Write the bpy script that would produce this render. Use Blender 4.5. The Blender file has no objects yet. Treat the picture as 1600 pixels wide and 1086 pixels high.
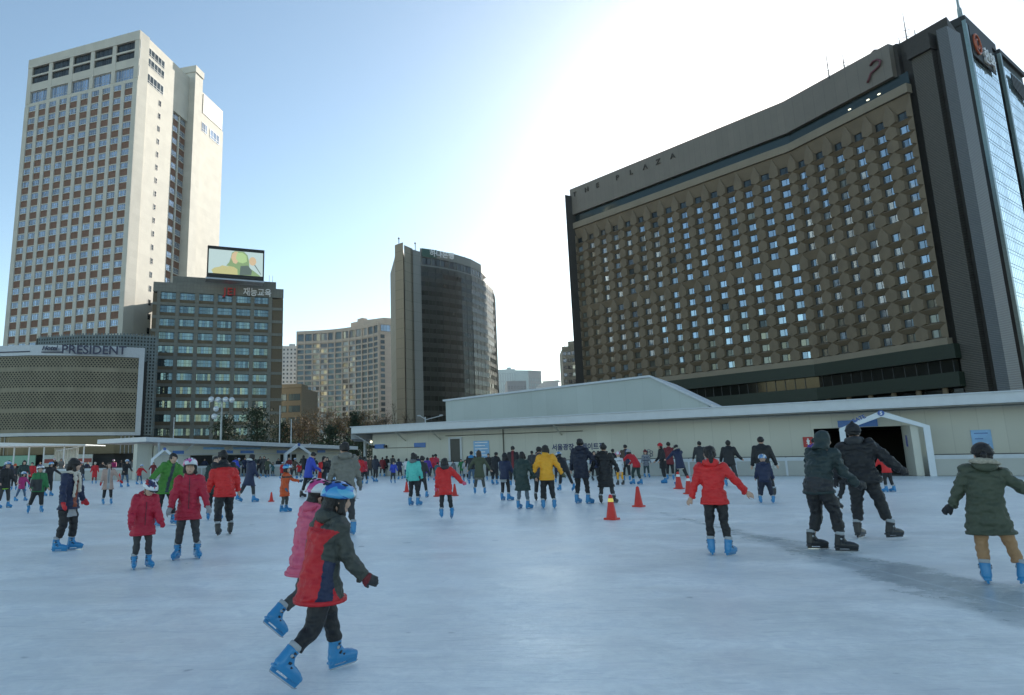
import bpy, bmesh, math, random
from mathutils import Vector, Matrix
from math import sin, cos, tan, radians, pi, hypot, atan2
sc = bpy.context.scene
COL = sc.collection
# ------------------------------------------------------------------ camera
cd = bpy.data.cameras.new('camera'); cam = bpy.data.objects.new('camera', cd); COL.objects.link(cam)
cd.sensor_width = 36; cd.lens = 22.5; cd.shift_x = 0.0875; cd.clip_start = 0.1; cd.clip_end = 6000
cam.matrix_world = Matrix(((0.9998008, 0.0199585, 0, 0), (0.0033561, -0.1681228, -0.9857603, 0),
                           (-0.0196743, 0.9855640, -0.1681563, 1.4), (0, 0, 0, 1)))
sc.camera = cam
# ------------------------------------------------------------------ sky and sun
SUN_EL, SUN_AZ = radians(24.6), radians(29.2)
world = bpy.data.worlds.new('World'); sc.world = world; world.use_nodes = True
wn = world.node_tree.nodes; wl = world.node_tree.links
sky = wn.new('ShaderNodeTexSky'); sky.sky_type = 'NISHITA'; sky.sun_disc = False
sky.sun_elevation = SUN_EL; sky.sun_rotation = SUN_AZ
sky.air_density = 0.85; sky.dust_density = 0.28; sky.ozone_density = 1.6; sky.altitude = 50
tint = wn.new('ShaderNodeVectorMath'); tint.operation = 'MULTIPLY'; tint.inputs[1].default_value = (1.0, .965, .80)   # winter air, a little less blue
wl.new(sky.outputs[0], tint.inputs[0]); wl.new(tint.outputs[0], wn['Background'].inputs[0]); wn['Background'].inputs[1].default_value = 0.13
sl = bpy.data.lights.new('sun', 'SUN'); sl.energy = 5; sl.angle = radians(0.5); sl.color = (1, .93, .82)
so = bpy.data.objects.new('sun', sl); COL.objects.link(so); so.location = (60, 100, 80)
so.rotation_euler = Vector((sin(SUN_AZ)*cos(SUN_EL), cos(SUN_AZ)*cos(SUN_EL), sin(SUN_EL))).to_track_quat('Z', 'Y').to_euler()
sc.view_settings.view_transform = 'Standard'; sc.view_settings.look = 'None'
sc.view_settings.exposure = 1.08; sc.view_settings.gamma = 1
sc.cycles.max_bounces = 6; sc.cycles.transparent_max_bounces = 8; sc.cycles.use_denoising = True
sc.cycles.sample_clamp_indirect = 4

# ------------------------------------------------------------------ materials
MATS = {}
def mat(name, col, rough=.7, metal=0, var=.12, scale=3, bump=0, bscale=None, spec=None, island=0, objrand=0, emis=None, coat=0, sss=0, stretch=None, coords='Object'):
    m = bpy.data.materials.new(name); m.use_nodes = True; MATS[name] = m
    n = m.node_tree.nodes; l = m.node_tree.links; b = n['Principled BSDF']
    b.inputs['Roughness'].default_value = rough; b.inputs['Metallic'].default_value = metal
    if spec is not None: b.inputs['Specular IOR Level'].default_value = spec
    if coat: b.inputs['Coat Weight'].default_value = coat
    tc = n.new('ShaderNodeTexCoord'); vec = tc.outputs[coords]
    if stretch:
        mp = n.new('ShaderNodeMapping'); mp.inputs['Scale'].default_value = stretch; l.new(vec, mp.inputs[0]); vec = mp.outputs[0]
    nz = n.new('ShaderNodeTexNoise'); nz.inputs['Scale'].default_value = scale; nz.inputs['Detail'].default_value = 5; l.new(vec, nz.inputs[0])
    mr = n.new('ShaderNodeMapRange'); mr.inputs[1].default_value = .3; mr.inputs[2].default_value = .7
    mr.inputs[3].default_value = 1-var; mr.inputs[4].default_value = 1+var; l.new(nz.outputs[0], mr.inputs[0])
    fac = mr.outputs[0]
    for amt, kind in ((island, 'i'), (objrand, 'o')):
        if not amt: continue
        src = (n.new('ShaderNodeNewGeometry').outputs['Random Per Island'] if kind == 'i' else n.new('ShaderNodeObjectInfo').outputs['Random'])
        r = n.new('ShaderNodeMapRange'); r.inputs[3].default_value = 1-amt; r.inputs[4].default_value = 1+amt; l.new(src, r.inputs[0])
        mu = n.new('ShaderNodeMath'); mu.operation = 'MULTIPLY'; l.new(fac, mu.inputs[0]); l.new(r.outputs[0], mu.inputs[1]); fac = mu.outputs[0]
    vm = n.new('ShaderNodeVectorMath'); vm.operation = 'SCALE'; vm.inputs[0].default_value = col; l.new(fac, vm.inputs['Scale'])
    l.new(vm.outputs[0], b.inputs['Base Color'])
    if bump:
        bp = n.new('ShaderNodeBump'); bp.inputs['Strength'].default_value = bump; bp.inputs['Distance'].default_value = .02
        n2 = n.new('ShaderNodeTexNoise'); n2.inputs['Scale'].default_value = bscale or scale*6; n2.inputs['Detail'].default_value = 4; l.new(vec, n2.inputs[0])
        l.new(n2.outputs[0], bp.inputs['Height']); l.new(bp.outputs[0], b.inputs['Normal'])
    if emis: b.inputs['Emission Color'].default_value = (*emis[:3], 1); b.inputs['Emission Strength'].default_value = emis[3]
    return m
def glass(name, col, rough=.04, metal=.55, rnd=.35, tilt=.02, spec=.5):
    """window glass: a coated pane with a blind or a dark room behind it, each pane a little different"""
    m = mat(name, col, rough, metal, .06, .6, spec=spec); n = m.node_tree.nodes; l = m.node_tree.links; b = n['Principled BSDF']
    oi = n.new('ShaderNodeObjectInfo'); ge = n.new('ShaderNodeNewGeometry')
    ad = n.new('ShaderNodeMath'); ad.operation = 'ADD'; l.new(oi.outputs['Random'], ad.inputs[0]); l.new(ge.outputs['Random Per Island'], ad.inputs[1])
    wnz = n.new('ShaderNodeTexWhiteNoise'); wnz.noise_dimensions = '1D'; l.new(ad.outputs[0], wnz.inputs['W'])
    sb = n.new('ShaderNodeVectorMath'); sb.operation = 'SUBTRACT'; sb.inputs[1].default_value = (.5, .5, .5); l.new(wnz.outputs['Color'], sb.inputs[0])
    s2 = n.new('ShaderNodeVectorMath'); s2.operation = 'SCALE'; s2.inputs['Scale'].default_value = tilt*2; l.new(sb.outputs[0], s2.inputs[0])
    av = n.new('ShaderNodeVectorMath'); av.operation = 'ADD'; l.new(ge.outputs['Normal'], av.inputs[0]); l.new(s2.outputs[0], av.inputs[1])
    nv = n.new('ShaderNodeVectorMath'); nv.operation = 'NORMALIZE'; l.new(av.outputs[0], nv.inputs[0]); l.new(nv.outputs[0], b.inputs['Normal'])
    r = n.new('ShaderNodeMapRange'); r.inputs[3].default_value = 1-rnd; r.inputs[4].default_value = 1+rnd*.5; l.new(wnz.outputs['Value'], r.inputs[0])
    old = b.inputs['Base Color'].links[0].from_socket
    s3 = n.new('ShaderNodeVectorMath'); s3.operation = 'SCALE'; l.new(old, s3.inputs[0]); l.new(r.outputs[0], s3.inputs['Scale'])
    l.new(s3.outputs[0], b.inputs['Base Color'])
    return m
def line_bump(m, axis, freq, strength=.5, dark=0):
    """raised seams or louvres across a surface: bump and, if dark is set, a darker joint"""
    n = m.node_tree.nodes; l = m.node_tree.links; b = n['Principled BSDF']
    tc = n.new('ShaderNodeTexCoord'); w = n.new('ShaderNodeTexWave'); w.wave_type = 'BANDS'; w.bands_direction = axis
    w.inputs['Scale'].default_value = freq; w.inputs['Distortion'].default_value = 0; l.new(tc.outputs['Object'], w.inputs[0])
    bp = n.new('ShaderNodeBump'); bp.inputs['Strength'].default_value = strength; bp.inputs['Distance'].default_value = .05
    l.new(w.outputs['Fac'], bp.inputs['Height']); l.new(bp.outputs[0], b.inputs['Normal'])
    if dark:
        old = b.inputs['Base Color'].links[0].from_socket
        r = n.new('ShaderNodeMapRange'); r.inputs[1].default_value = .1; r.inputs[2].default_value = .6; r.inputs[3].default_value = 1-dark; r.inputs[4].default_value = 1; l.new(w.outputs['Fac'], r.inputs[0])
        s = n.new('ShaderNodeVectorMath'); s.operation = 'SCALE'; l.new(old, s.inputs[0]); l.new(r.outputs[0], s.inputs['Scale']); l.new(s.outputs[0], b.inputs['Base Color'])
def joints(m, w, h, dark=.35, size=.012):
    """panel joints: a brick grid laid out along the wall (u = metres along, v = height)"""
    n = m.node_tree.nodes; l = m.node_tree.links; b = n['Principled BSDF']
    at_ = n.new('ShaderNodeUVMap'); at_.uv_map = 'wall'
    br = n.new('ShaderNodeTexBrick'); br.offset = 0; br.inputs['Scale'].default_value = 1; br.inputs['Brick Width'].default_value = w; br.inputs['Row Height'].default_value = h
    br.inputs['Mortar Size'].default_value = size; br.inputs['Color1'].default_value = (1, 1, 1, 1); br.inputs['Color2'].default_value = (.93, .93, .93, 1); br.inputs['Mortar'].default_value = (1-dark,)*3+(1,)
    l.new(at_.outputs[0], br.inputs[0])
    old = b.inputs['Base Color'].links[0].from_socket
    mu = n.new('ShaderNodeVectorMath'); mu.operation = 'MULTIPLY'; l.new(old, mu.inputs[0]); l.new(br.outputs[0], mu.inputs[1]); l.new(mu.outputs[0], b.inputs['Base Color'])
def holes(m, expr):
    """openings through a screen: where the pattern is 0 the surface is open"""
    n = m.node_tree.nodes; l = m.node_tree.links; b = n['Principled BSDF']; out = n['Material Output']
    tr = n.new('ShaderNodeBsdfTransparent'); mx = n.new('ShaderNodeMixShader')
    l.new(expr(n, l), mx.inputs[0]); l.new(tr.outputs[0], mx.inputs[1]); l.new(b.outputs[0], mx.inputs[2]); l.new(mx.outputs[0], out.inputs[0])

# ------------------------------------------------------------------ mesh helpers
class MB:
    def __init__(s): s.v = []; s.f = []; s.m = []; s.uv = []
    def add(s, vs, fs, mi=0):
        o = len(s.v); s.v += [tuple(p) for p in vs]
        for f in fs: s.f.append(tuple(o+i for i in f)); s.m.append(mi)
    def box(s, x0, x1, y0, y1, z0, z1, mi=0, T=None):
        vs = [(x, y, z) for z in (z0, z1) for y in (y0, y1) for x in (x0, x1)]
        if T: vs = [T(*p) for p in vs]
        s.add(vs, [(0, 2, 3, 1), (4, 5, 7, 6), (0, 1, 5, 4), (2, 6, 7, 3), (1, 3, 7, 5), (0, 4, 6, 2)], mi)
    def prism(s, pts, z0, z1, mi=0, top=None):
        n = len(pts); zt = z1 if isinstance(z1, (list, tuple)) else [z1]*n
        a = sum(pts[i][0]*pts[(i+1) % n][1]-pts[(i+1) % n][0]*pts[i][1] for i in range(n))
        if a < 0: pts = pts[::-1]; zt = zt[::-1]
        s.add([(p[0], p[1], z0) for p in pts]+[(p[0], p[1], z) for p, z in zip(pts, zt)],
              [tuple(range(n))[::-1]], mi)
        o = len(s.v)-2*n
        s.f.append(tuple(o+n+i for i in range(n))); s.m.append(mi if top is None else top)
        for i in range(n):
            j = (i+1) % n; s.f.append((o+i, o+j, o+n+j, o+n+i)); s.m.append(mi)
    def extr(s, poly, T, d0, d1, mi=0):
        """a flat outline (a, b) given depth; T maps (a, d, b) to space"""
        n = len(poly)
        a = sum(poly[i][0]*poly[(i+1) % n][1]-poly[(i+1) % n][0]*poly[i][1] for i in range(n))
        if a < 0: poly = poly[::-1]
        s.add([T(p[0], d0, p[1]) for p in poly]+[T(p[0], d1, p[1]) for p in poly],
              [tuple(range(n)), tuple(range(n, 2*n))[::-1]]+[(i, i+n, (i+1) % n+n, (i+1) % n) for i in range(n)], mi)
    def tube(s, pts, rad, seg=8, mi=0, cap=True):
        if not isinstance(rad, (list, tuple)): rad = [rad]*len(pts)
        P = [Vector(p) for p in pts]; rings = []; prev = None
        for i, p in enumerate(P):
            t = (P[min(i+1, len(P)-1)]-P[max(i-1, 0)]).normalized()
            a = prev if prev else (Vector((0, 0, 1)) if abs(t.z) < .9 else Vector((1, 0, 0)))
            x = (a-t*a.dot(t)).normalized(); y = t.cross(x); prev = x
            r = rad[i]; ra, rb = r if isinstance(r, tuple) else (r, r)
            rings.append([p+x*cos(2*pi*k/seg)*ra+y*sin(2*pi*k/seg)*rb for k in range(seg)])
        vs = [v for r in rings for v in r]; fs = []
        for i in range(len(P)-1):
            for k in range(seg):
                k2 = (k+1) % seg; fs.append((i*seg+k, i*seg+k2, (i+1)*seg+k2, (i+1)*seg+k))
        if cap: fs += [tuple(range(seg))[::-1], tuple((len(P)-1)*seg+k for k in range(seg))]
        s.add(vs, fs, mi)
    def ball(s, c, r, seg=10, rings=7, mi=0, M=None):
        r = r if isinstance(r, (tuple, list)) else (r, r, r); vs = []; fs = []
        M = M or Matrix.Identity(3); c = Vector(c)
        vs.append(c+M@Vector((0, 0, -r[2])))
        for i in range(1, rings):
            t = -pi/2+pi*i/rings
            for k in range(seg):
                a = 2*pi*k/seg; vs.append(c+M@Vector((cos(a)*cos(t)*r[0], sin(a)*cos(t)*r[1], sin(t)*r[2])))
        vs.append(c+M@Vector((0, 0, r[2])))
        for k in range(seg): fs.append((0, 1+(k+1) % seg, 1+k))
        for i in range(rings-2):
            for k in range(seg):
                a = 1+i*seg; fs.append((a+k, a+(k+1) % seg, a+seg+(k+1) % seg, a+seg+k))
        a = 1+(rings-2)*seg
        for k in range(seg): fs.append((a+k, a+(k+1) % seg, len(vs)-1))
        s.add(vs, fs, mi)
    def mesh(s, name, mats, smooth=False, wall=None):
        me = bpy.data.meshes.new(name); me.from_pydata(s.v, [], s.f)
        for m in (mats if isinstance(mats, (list, tuple)) else [mats]): me.materials.append(MATS[m] if isinstance(m, str) else m)
        me.polygons.foreach_set('material_index', s.m)
        if smooth: me.polygons.foreach_set('use_smooth', [True]*len(s.f))
        if wall is not None:   # uv 'wall': metres along the wall, height
            uv = me.uv_layers.new(name='wall'); u = (cos(wall), sin(wall))
            for lp in me.loops:
                c = me.vertices[lp.vertex_index].co; uv.data[lp.index].uv = (c.x*u[0]+c.y*u[1], c.z)
        me.update(); return me
    def build(s, name, mats, parent=None, smooth=False, wall=None, **k):
        return link(name, s.mesh(name, mats, smooth, wall), parent, **k)
def link(name, me, parent=None, loc=None, rz=0, label=None, cat=None, group=None, kind=None):
    o = bpy.data.objects.new(name, me); COL.objects.link(o)
    if loc is not None: o.location = loc
    o.rotation_euler = (0, 0, rz)
    if parent is not None: setpar(o, parent)
    tag(o, label, cat, group, kind); return o
def setpar(o, p):
    o.parent = p
    M = Matrix.Translation(p.location) @ p.rotation_euler.to_matrix().to_4x4() if p.type == 'EMPTY' else Matrix.Identity(4)
    o.matrix_parent_inverse = M.inverted()
def tag(o, label=None, cat=None, group=None, kind=None):
    if label: o['label'] = label
    if cat: o['category'] = cat
    if group: o['group'] = group
    if kind: o['kind'] = kind
def thing(name, label, cat, loc=(0, 0, 0), group=None, kind=None):
    o = bpy.data.objects.new(name, None); COL.objects.link(o); o.location = loc; o.empty_display_size = .5
    tag(o, label, cat, group, kind); return o
class Fr:
    """a wall's own frame: s metres along, d metres out towards the open side, z height"""
    def __init__(s, o, deg): s.o = o; s.a = radians(deg); s.u = (cos(s.a), sin(s.a)); s.n = (s.u[1], -s.u[0])
    def __call__(s, a, d, z): return (s.o[0]+s.u[0]*a+s.n[0]*d, s.o[1]+s.u[1]*a+s.n[1]*d, z)
    def box(s, mb, a0, a1, d0, d1, z0, z1, mi=0): mb.box(a0, a1, -d1, -d0, z0, z1, mi, T=lambda x, y, z: s(x, -y, z))
    def xy(s, a, d=0): return s(a, d, 0)[:2]
def repeat(name, me, parent, spots, subs=(), limit=100):
    """spots: (location, rotation, scale); the nearest stay single parts, what is left becomes one part"""
    spots = sorted(spots, key=lambda q: hypot(q[0][0], q[0][1], q[0][2]-1.4))
    for loc, rz, scl in spots[:limit]:
        o = link(name, me, parent, loc, rz); o.scale = scl
        for sn, sm in subs:
            c = link(sn, sm); c.location = loc; c.rotation_euler = (0, 0, rz); c.scale = scl
            c.parent = o; c.matrix_parent_inverse = (Matrix.LocRotScale(Vector(loc), Matrix.Rotation(rz, 3, 'Z').to_euler(), Vector(scl))).inverted()
    rest = spots[limit:]
    if rest:
        vs, fs, mi, mats = [], [], [], []
        for m in [me]+[q[1] for q in subs]:
            base = len(mats); mats += list(m.materials)
            V = [v.co.copy() for v in m.vertices]; Fs = [tuple(p.vertices) for p in m.polygons]; Mi = [p.material_index+base for p in m.polygons]
            for loc, rz, scl in rest:
                M = Matrix.LocRotScale(Vector(loc), Matrix.Rotation(rz, 3, 'Z').to_euler(), Vector(scl)); o = len(vs)
                vs += [M@v for v in V]; fs += [tuple(o+i for i in f) for f in Fs]; mi += Mi
        b = MB(); b.v = vs; b.f = fs; b.m = mi
        link(name, b.mesh(name+'_rest', mats), parent, kind='stuff')
FONTS = {}
def text(s, size, depth, T, mi_name, name='lettering', parent=None, align='LEFT', shear=0, spacing=1, bold=0, **k):
    """lettering as solid letters; T maps (x, out, y) to the world"""
    c = bpy.data.curves.new('t', 'FONT'); c.body = s; c.size = size; c.extrude = depth/2; c.align_x = align; c.shear = shear; c.space_character = spacing; c.offset = bold
    c.resolution_u = 3
    o = bpy.data.objects.new('t', c); COL.objects.link(o); dg = bpy.context.evaluated_depsgraph_get()
    me = bpy.data.meshes.new_from_object(o.evaluated_get(dg)); bpy.data.objects.remove(o)
    for v in me.vertices: v.co = T(v.co.x, v.co.z+depth/2, v.co.y)
    me.materials.clear(); me.materials.append(MATS[mi_name]); me.update()
    return link(name, me, parent, **k)
# ================================================================== the ground
mat('asphalt', (.06, .06, .063), .85, 0, .2, .5, .3, 20)
mat('paving', (.20, .20, .19), .8, 0, .15, .4, .3, 20)
g = MB(); g.add([(-3000, -3000, -.02), (3000, -3000, -.02), (3000, 3000, -.02), (-3000, 3000, -.02)], [(0, 1, 2, 3)])
g.build('ground', 'asphalt', kind='structure')
# ================================================================== the hotel tower at the far left
mat('tower_concrete', (.60, .57, .50), .8, 0, .05, .35, .15, 8); joints(MATS['tower_concrete'], 3.4, 1.64, .10, .02)
mat('tower_stain', (.42, .41, .36), .8, 0, .12, .8, stretch=(6, 6, .6))
mat('brick', (.22, .125, .088), .85, 0, .1, 1.2, .3, 30, island=.08)
mat('white_frame', (.52, .53, .52), .5, 0, .05)
mat('dark_frame', (.03, .035, .04), .4)
mat('bronze_frame', (.07, .055, .04), .45)
mat('louvre_grey', (.36, .37, .37), .6)
glass('pane_blue', (.33, .40, .50), .05, .6, .4, .03)
glass('pane_plaza', (.38, .48, .58), .06, .7, .45, .03)
glass('pane_teal', (.17, .24, .26), .05, .6, .45, .05)
glass('pane_dark', (.06, .075, .08), .05, .3, .5, .02)
L = Fr((-95.87, 143.95), -18.02); Rr = Fr((-63.72, 133.49), 76.5)
tw = thing('hotel_tower', 'tall pale concrete hotel tower with brick spandrels and a sunlit blank side', 'building', (-80, 145, 0))
b = MB(); W = 33.8
# grid of the front: piers, floor bands, parapet; the windows sit back in it
L.box(b, 0, W, -3, -.35, 0, 86.9)            # core behind the grid
ncol, cw = 10, (W-1.6)/10
for i in range(ncol+1):
    c = .8+i*cw; L.box(b, c-.5 if i else 0, c+.5 if i < ncol else W, -.35, .12, 0, 87.3)
ROW = 3.27
L.box(b, 0, W, -3, 0, 87.3, 88.1)
L.box(b, 0, W, -3, .15, 97.7, 100); L.box(b, 0, W, -3, 0, 91.2, 93.3); L.box(b, 0, W, -3, .02, 95.15, 95.6)
L.box(b, 0, W, -3, -.5, 88.1, 97.7)
for i in range(6):
    c = .8+i*2*cw; L.box(b, c-.55 if i else 0, c+.55 if i < 5 else W, -.5, .06, 88.1, 97.7)
for k in range(27):
    z = 87.3-k*ROW; L.box(b, 0.02, W-.02, -.35, .03, z-1.5, z-1.36); L.box(b, .02, W-.02, -.35, .03, z-ROW-.0, z-ROW+.18)
b.build('front_grid', 'tower_concrete', tw, wall=L.a)
b = MB(); L.box(b, .5, W-.5, -.34, -.12, 1, 87); b.build('brick_infill', 'brick', tw, wall=L.a)
def window_mesh(w, h, cols, rows, fw=.06, dep=.08, frame='white_frame', pane='pane_blue', glass_part=False, sill=0):
    """local: x along, y inward, z up, centred at the sill's middle; returns frame and pane meshes"""
    f = MB()
    f.box(-w/2, w/2, 0, dep, 0, fw); f.box(-w/2, w/2, 0, dep, h-fw, h)
    f.box(-w/2, -w/2+fw, .002, dep-.002, fw, h-fw); f.box(w/2-fw, w/2, .002, dep-.002, fw, h-fw)
    xs = cols if isinstance(cols, list) else [i/cols for i in range(1, cols)]
    ys = rows if isinstance(rows, list) else [i/rows for i in range(1, rows)]
    for x in xs: f.box(-w/2+w*x-fw*.4, -w/2+w*x+fw*.4, .004, dep-.004, fw, h-fw)
    for y in ys: f.box(-w/2+fw, w/2-fw, .006, dep-.006, h*y-fw*.35, h*y+fw*.35)
    if sill: f.box(-w/2-.05, w/2+.05, -sill, dep, -.07, 0)
    p = MB(); bx = [0]+xs+[1]
    for i in range(len(bx)-1):
        x0, x1 = -w/2+w*bx[i], -w/2+w*bx[i+1]; p.add([(x0, dep*.6, fw*.5), (x1, dep*.6, fw*.5), (x1, dep*.6, h-fw*.5), (x0, dep*.6, h-fw*.5)], [(0, 1, 2, 3)])
    return f.mesh('window', frame), p.mesh('pane', pane)
wf, wp = window_mesh(cw-1, 1.36, 4, [.35], .07)
repeat('window', wf, tw, [(L(.8+(i+.5)*cw, -.02, 87.3-k*ROW-1.36), L.a, (1, 1, 1)) for k in range(26) for i in range(ncol)], [('pane', wp)], 100)
tf, tp = window_mesh(2*cw-1.1, 2.2, 7, [.25], .07); tf2, tp2 = window_mesh(2*cw-1.1, 2.1, 8, [], .09, frame='dark_frame', pane='pane_dark')
repeat('strip_window', tf, tw, [(L(.8+(2*i+1)*cw, -.3, 88.2), L.a, (1, 1, 1.35)) for i in range(5)], [('pane', tp)])
repeat('lounge_window', tf2, tw, [(L(.8+(2*i+1)*cw, -.3, z), L.a, (1, 1, s)) for i in range(5) for z, s in ((93.3, .88), (95.6, 1))], [('pane', tp2)])
# the blank side, its recess, the projecting shaft and the rear wing
b = MB()
def q(F_, a, d): return F_.xy(a, d)
b.prism([q(Rr, .02, 0), q(Rr, 13.4, 0), q(Rr, 13.4, -.8), q(Rr, 19.3, -.8), q(Rr, 19.3, -14), q(Rr, 20, -31), L.xy(.5, -3.1), L.xy(W, -3.02)], 0, 99.9)
Rr.box(b, 13.3, 19.3, -.9, -.004, 87.4, 99.88)
b.build('side_wall', 'tower_concrete', tw, wall=Rr.a)
b = MB(); b.prism([q(Rr, 19.3, 1.74), q(Rr, 22.7, 1.74), q(Rr, 22.7, -5), q(Rr, 19.3, -5)], 0, 101.2); b.prism([q(Rr, 19.1, 1.94), q(Rr, 22.9, 1.94), q(Rr, 22.9, -5.2), q(Rr, 19.1, -5.2)], 101.2, 103)
b.build('lift_shaft', 'tower_concrete', tw, wall=Rr.a)
b = MB(); b.prism([q(Rr, 22.7, 0), q(Rr, 36, 0), q(Rr, 36, -30), q(Rr, 20, -31.2), q(Rr, 19.5, -14.2), q(Rr, 22.7, -14)], 0, 93.3); Rr.box(b, 24.95, 36, -12, -.3, 93.3, 99.7)
b.build('rear_wing', 'tower_concrete', tw, wall=Rr.a)
b = MB(); Rr.box(b, 26, 35.6, -.3, -.05, 93.6, 99.2); b.build('louvre_band', 'louvre_grey', tw)
b = MB()
Rr.box(b, 13.41, 19.29, -.8, -.6, 1, 87.38)
b.build('recess_brick', 'brick', tw)
wf, wp = window_mesh(2.3, 1.4, 4, [.35], .07)
repeat('side_window', wf, tw, [(Rr(a, -.5, 87.3-k*ROW-1.4), Rr.a, (1, 1, 1)) for k in range(24) for a in (14.9, 17.9)], [('pane', wp)])
b = MB(); Rr.box(b, 16.15, 16.65, -.6, -.3, 0, 87.38)
for k in range(26): Rr.box(b, 13.42, 19.28, -.6, -.42, 87.3-k*ROW-1.58, 87.3-k*ROW-1.4)
b.build('recess_pier', 'tower_concrete', tw, wall=Rr.a)
wf, wp = window_mesh(.8, 1.35, 1, [.4], .08, frame='dark_frame', pane='pane_dark')
repeat('slit_window', wf, tw, [(Rr(8.15, .06, 85.5-k*ROW), Rr.a, (1, 1, 1)) for k in range(23)], [('pane', wp)])
wf, wp = window_mesh(8.9, 2.4, 7, [.25], .12, frame='white_frame', pane='pane_dark')
repeat('strip_window', wf, tw, [(Rr(4.7, .06, 88.8), Rr.a, (1, 1, 1)), (Rr(4.7, .06, 95.7), Rr.a, (1, 1, .85)), (Rr(4.7, .06, 93.1), Rr.a, (1, 1, .85))], [('pane', wp)])
wf, wp = window_mesh(3.6, 2.6, 3, [.3], .1, frame='white_frame', pane='pane_blue')
repeat('strip_window', wf, tw, [(Rr(a, .08, 88.3), Rr.a, (s, 1, 1)) for a, s in ((26.8, .7), (31.8, 1.3))], [('pane', wp)])
def rescale(o, s):
    o.location = Vector((0, 0, 1.4))+(o.location-Vector((0, 0, 1.4)))*s; o.scale = (s, s, s)
rescale(tw, 1.12)
# ================================================================== the low annex with its perforated screen
def grid_expr(w, h, bar):
    def e(n, l):
        uv = n.new('ShaderNodeUVMap'); uv.uv_map = 'wall'; br = n.new('ShaderNodeTexBrick'); br.offset = 0
        br.inputs['Scale'].default_value = 1; br.inputs['Brick Width'].default_value = w; br.inputs['Row Height'].default_value = h; br.inputs['Mortar Size'].default_value = bar
        l.new(uv.outputs[0], br.inputs[0]); return br.outputs['Fac']
    return e
def hole_expr(n, l):
    uv = n.new('ShaderNodeUVMap'); uv.uv_map = 'wall'; sp = n.new('ShaderNodeSeparateXYZ'); l.new(uv.outputs[0], sp.inputs[0])
    def M(op, a, b=None, c=None):
        m = n.new('ShaderNodeMath'); m.operation = op
        for i, v in enumerate((a, b, c)):
            if v is None: continue
            if isinstance(v, (int, float)): m.inputs[i].default_value = v
            else: l.new(v, m.inputs[i])
        return m.outputs[0]
    P, Rw = .62, .40
    row = M('FLOOR', M('DIVIDE', sp.outputs[1], Rw)); off = M('MULTIPLY', M('MODULO', row, 2), .5)
    fx = M('MULTIPLY', M('SUBTRACT', M('FRACT', M('ADD', M('DIVIDE', sp.outputs[0], P), off)), .5), P)
    fy = M('MULTIPLY', M('SUBTRACT', M('FRACT', M('DIVIDE', sp.outputs[1], Rw)), .5), Rw)
    hole = M('LESS_THAN', M('SQRT', M('ADD', M('MULTIPLY', fx, fx), M('MULTIPLY', fy, fy))), .165)
    band = M('GREATER_THAN', M('FRACT', M('DIVIDE', M('SUBTRACT', sp.outputs[1], 7.2), 4.0)), .20)
    return M('SUBTRACT', 1, M('MULTIPLY', hole, band))
mat('perforated', (.17, .155, .115), .4, .25, .14, .5, .12, 4); holes(MATS['perforated'], hole_expr)
mat('steel_grid', (.12, .15, .16), .45, .3, .2, 1); holes(MATS['steel_grid'], grid_expr(.62, .7, .17))
mat('black_wall', (.012, .014, .015), .6)
mat('silver', (.34, .37, .42), .35, .4, .05)
mat('navy_letter', (.015, .02, .06), .4)
mat('shop_green', (.12, .26, .2), .5, 0, .1, emis=(.2, .45, .35, .08)); mat('shop_pale', (.5, .52, .48), .5); mat('shop_red', (.3, .05, .04), .5)
glass('shop_glass', (.03, .04, .036), .1, .1, .5, .03)
an = thing('hotel_annex', 'low curved annex behind a perforated bronze screen with dark navy hotel lettering', 'building', (-75, 126, 0))
pts = [(-112, 131), (-100, 126.2), (-86, 123.0), (-76, 122.3), (-68, 123.6), (-60.6, 126.2), (-57.4, 127.9)]
def curve_wall(pts, z0, z1, off, name, m, parent, step=1.5, thick=0, ends=True):
    """a sheet that follows the curve, uv 'wall' in metres along it"""
    P = [Vector(p) for p in pts]; seg = []; d = 0
    for a, c in zip(P, P[1:]):
        n = max(1, int((c-a).length/step))
        for i in range(n): seg.append(a.lerp(c, i/n))
    seg.append(P[-1]); out = []
    for i, p in enumerate(seg):
        t = (seg[min(i+1, len(seg)-1)]-seg[max(i-1, 0)]).normalized(); nn = Vector((t.y, -t.x)); out.append((p+nn*off, nn))
    mb = MB(); us = []
    for i, (p, nn) in enumerate(out):
        if i: d += (p-out[i-1][0]).length
        us.append(d)
    vs = []
    for (p, nn) in out: vs += [(p.x, p.y, z0), (p.x, p.y, z1)]
    mb.add(vs, [(2*i, 2*i+2, 2*i+3, 2*i+1) for i in range(len(out)-1)])
    if thick:
        o = len(vs); w2 = []
        for (p, nn) in out: w2 += [(p.x-nn.x*thick, p.y-nn.y*thick, z0), (p.x-nn.x*thick, p.y-nn.y*thick, z1)]
        n = len(out); mb.v += w2
        for i in range(n-1):
            for f in ((o+2*i+1, o+2*i+3, o+2*i+2, o+2*i), (2*i+1, 2*i+3, o+2*i+3, o+2*i+1), (2*i+2, 2*i, o+2*i, o+2*i+2)): mb.f.append(f); mb.m.append(0)
        for f in ((0, 1, o+1, o), (2*n-1, 2*n-2, o+2*n-2, o+2*n-1)): mb.f.append(f); mb.m.append(0)
    me = mb.mesh(name, m); uv = me.uv_layers.new(name='wall'); nn_ = len(out)*2
    for lp in me.loops: i = lp.vertex_index % nn_; uv.data[lp.index].uv = (us[i//2], me.vertices[lp.vertex_index].co.z)
    return link(name, me, parent), out
PANEL_PTS = pts
curve_wall(pts, 7.4, 22.2, 0, 'perforated_screen', 'perforated', an)
curve_wall(pts, 6.7, 7.35, .12, 'lower_frame', 'silver', an, thick=.7)
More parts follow.
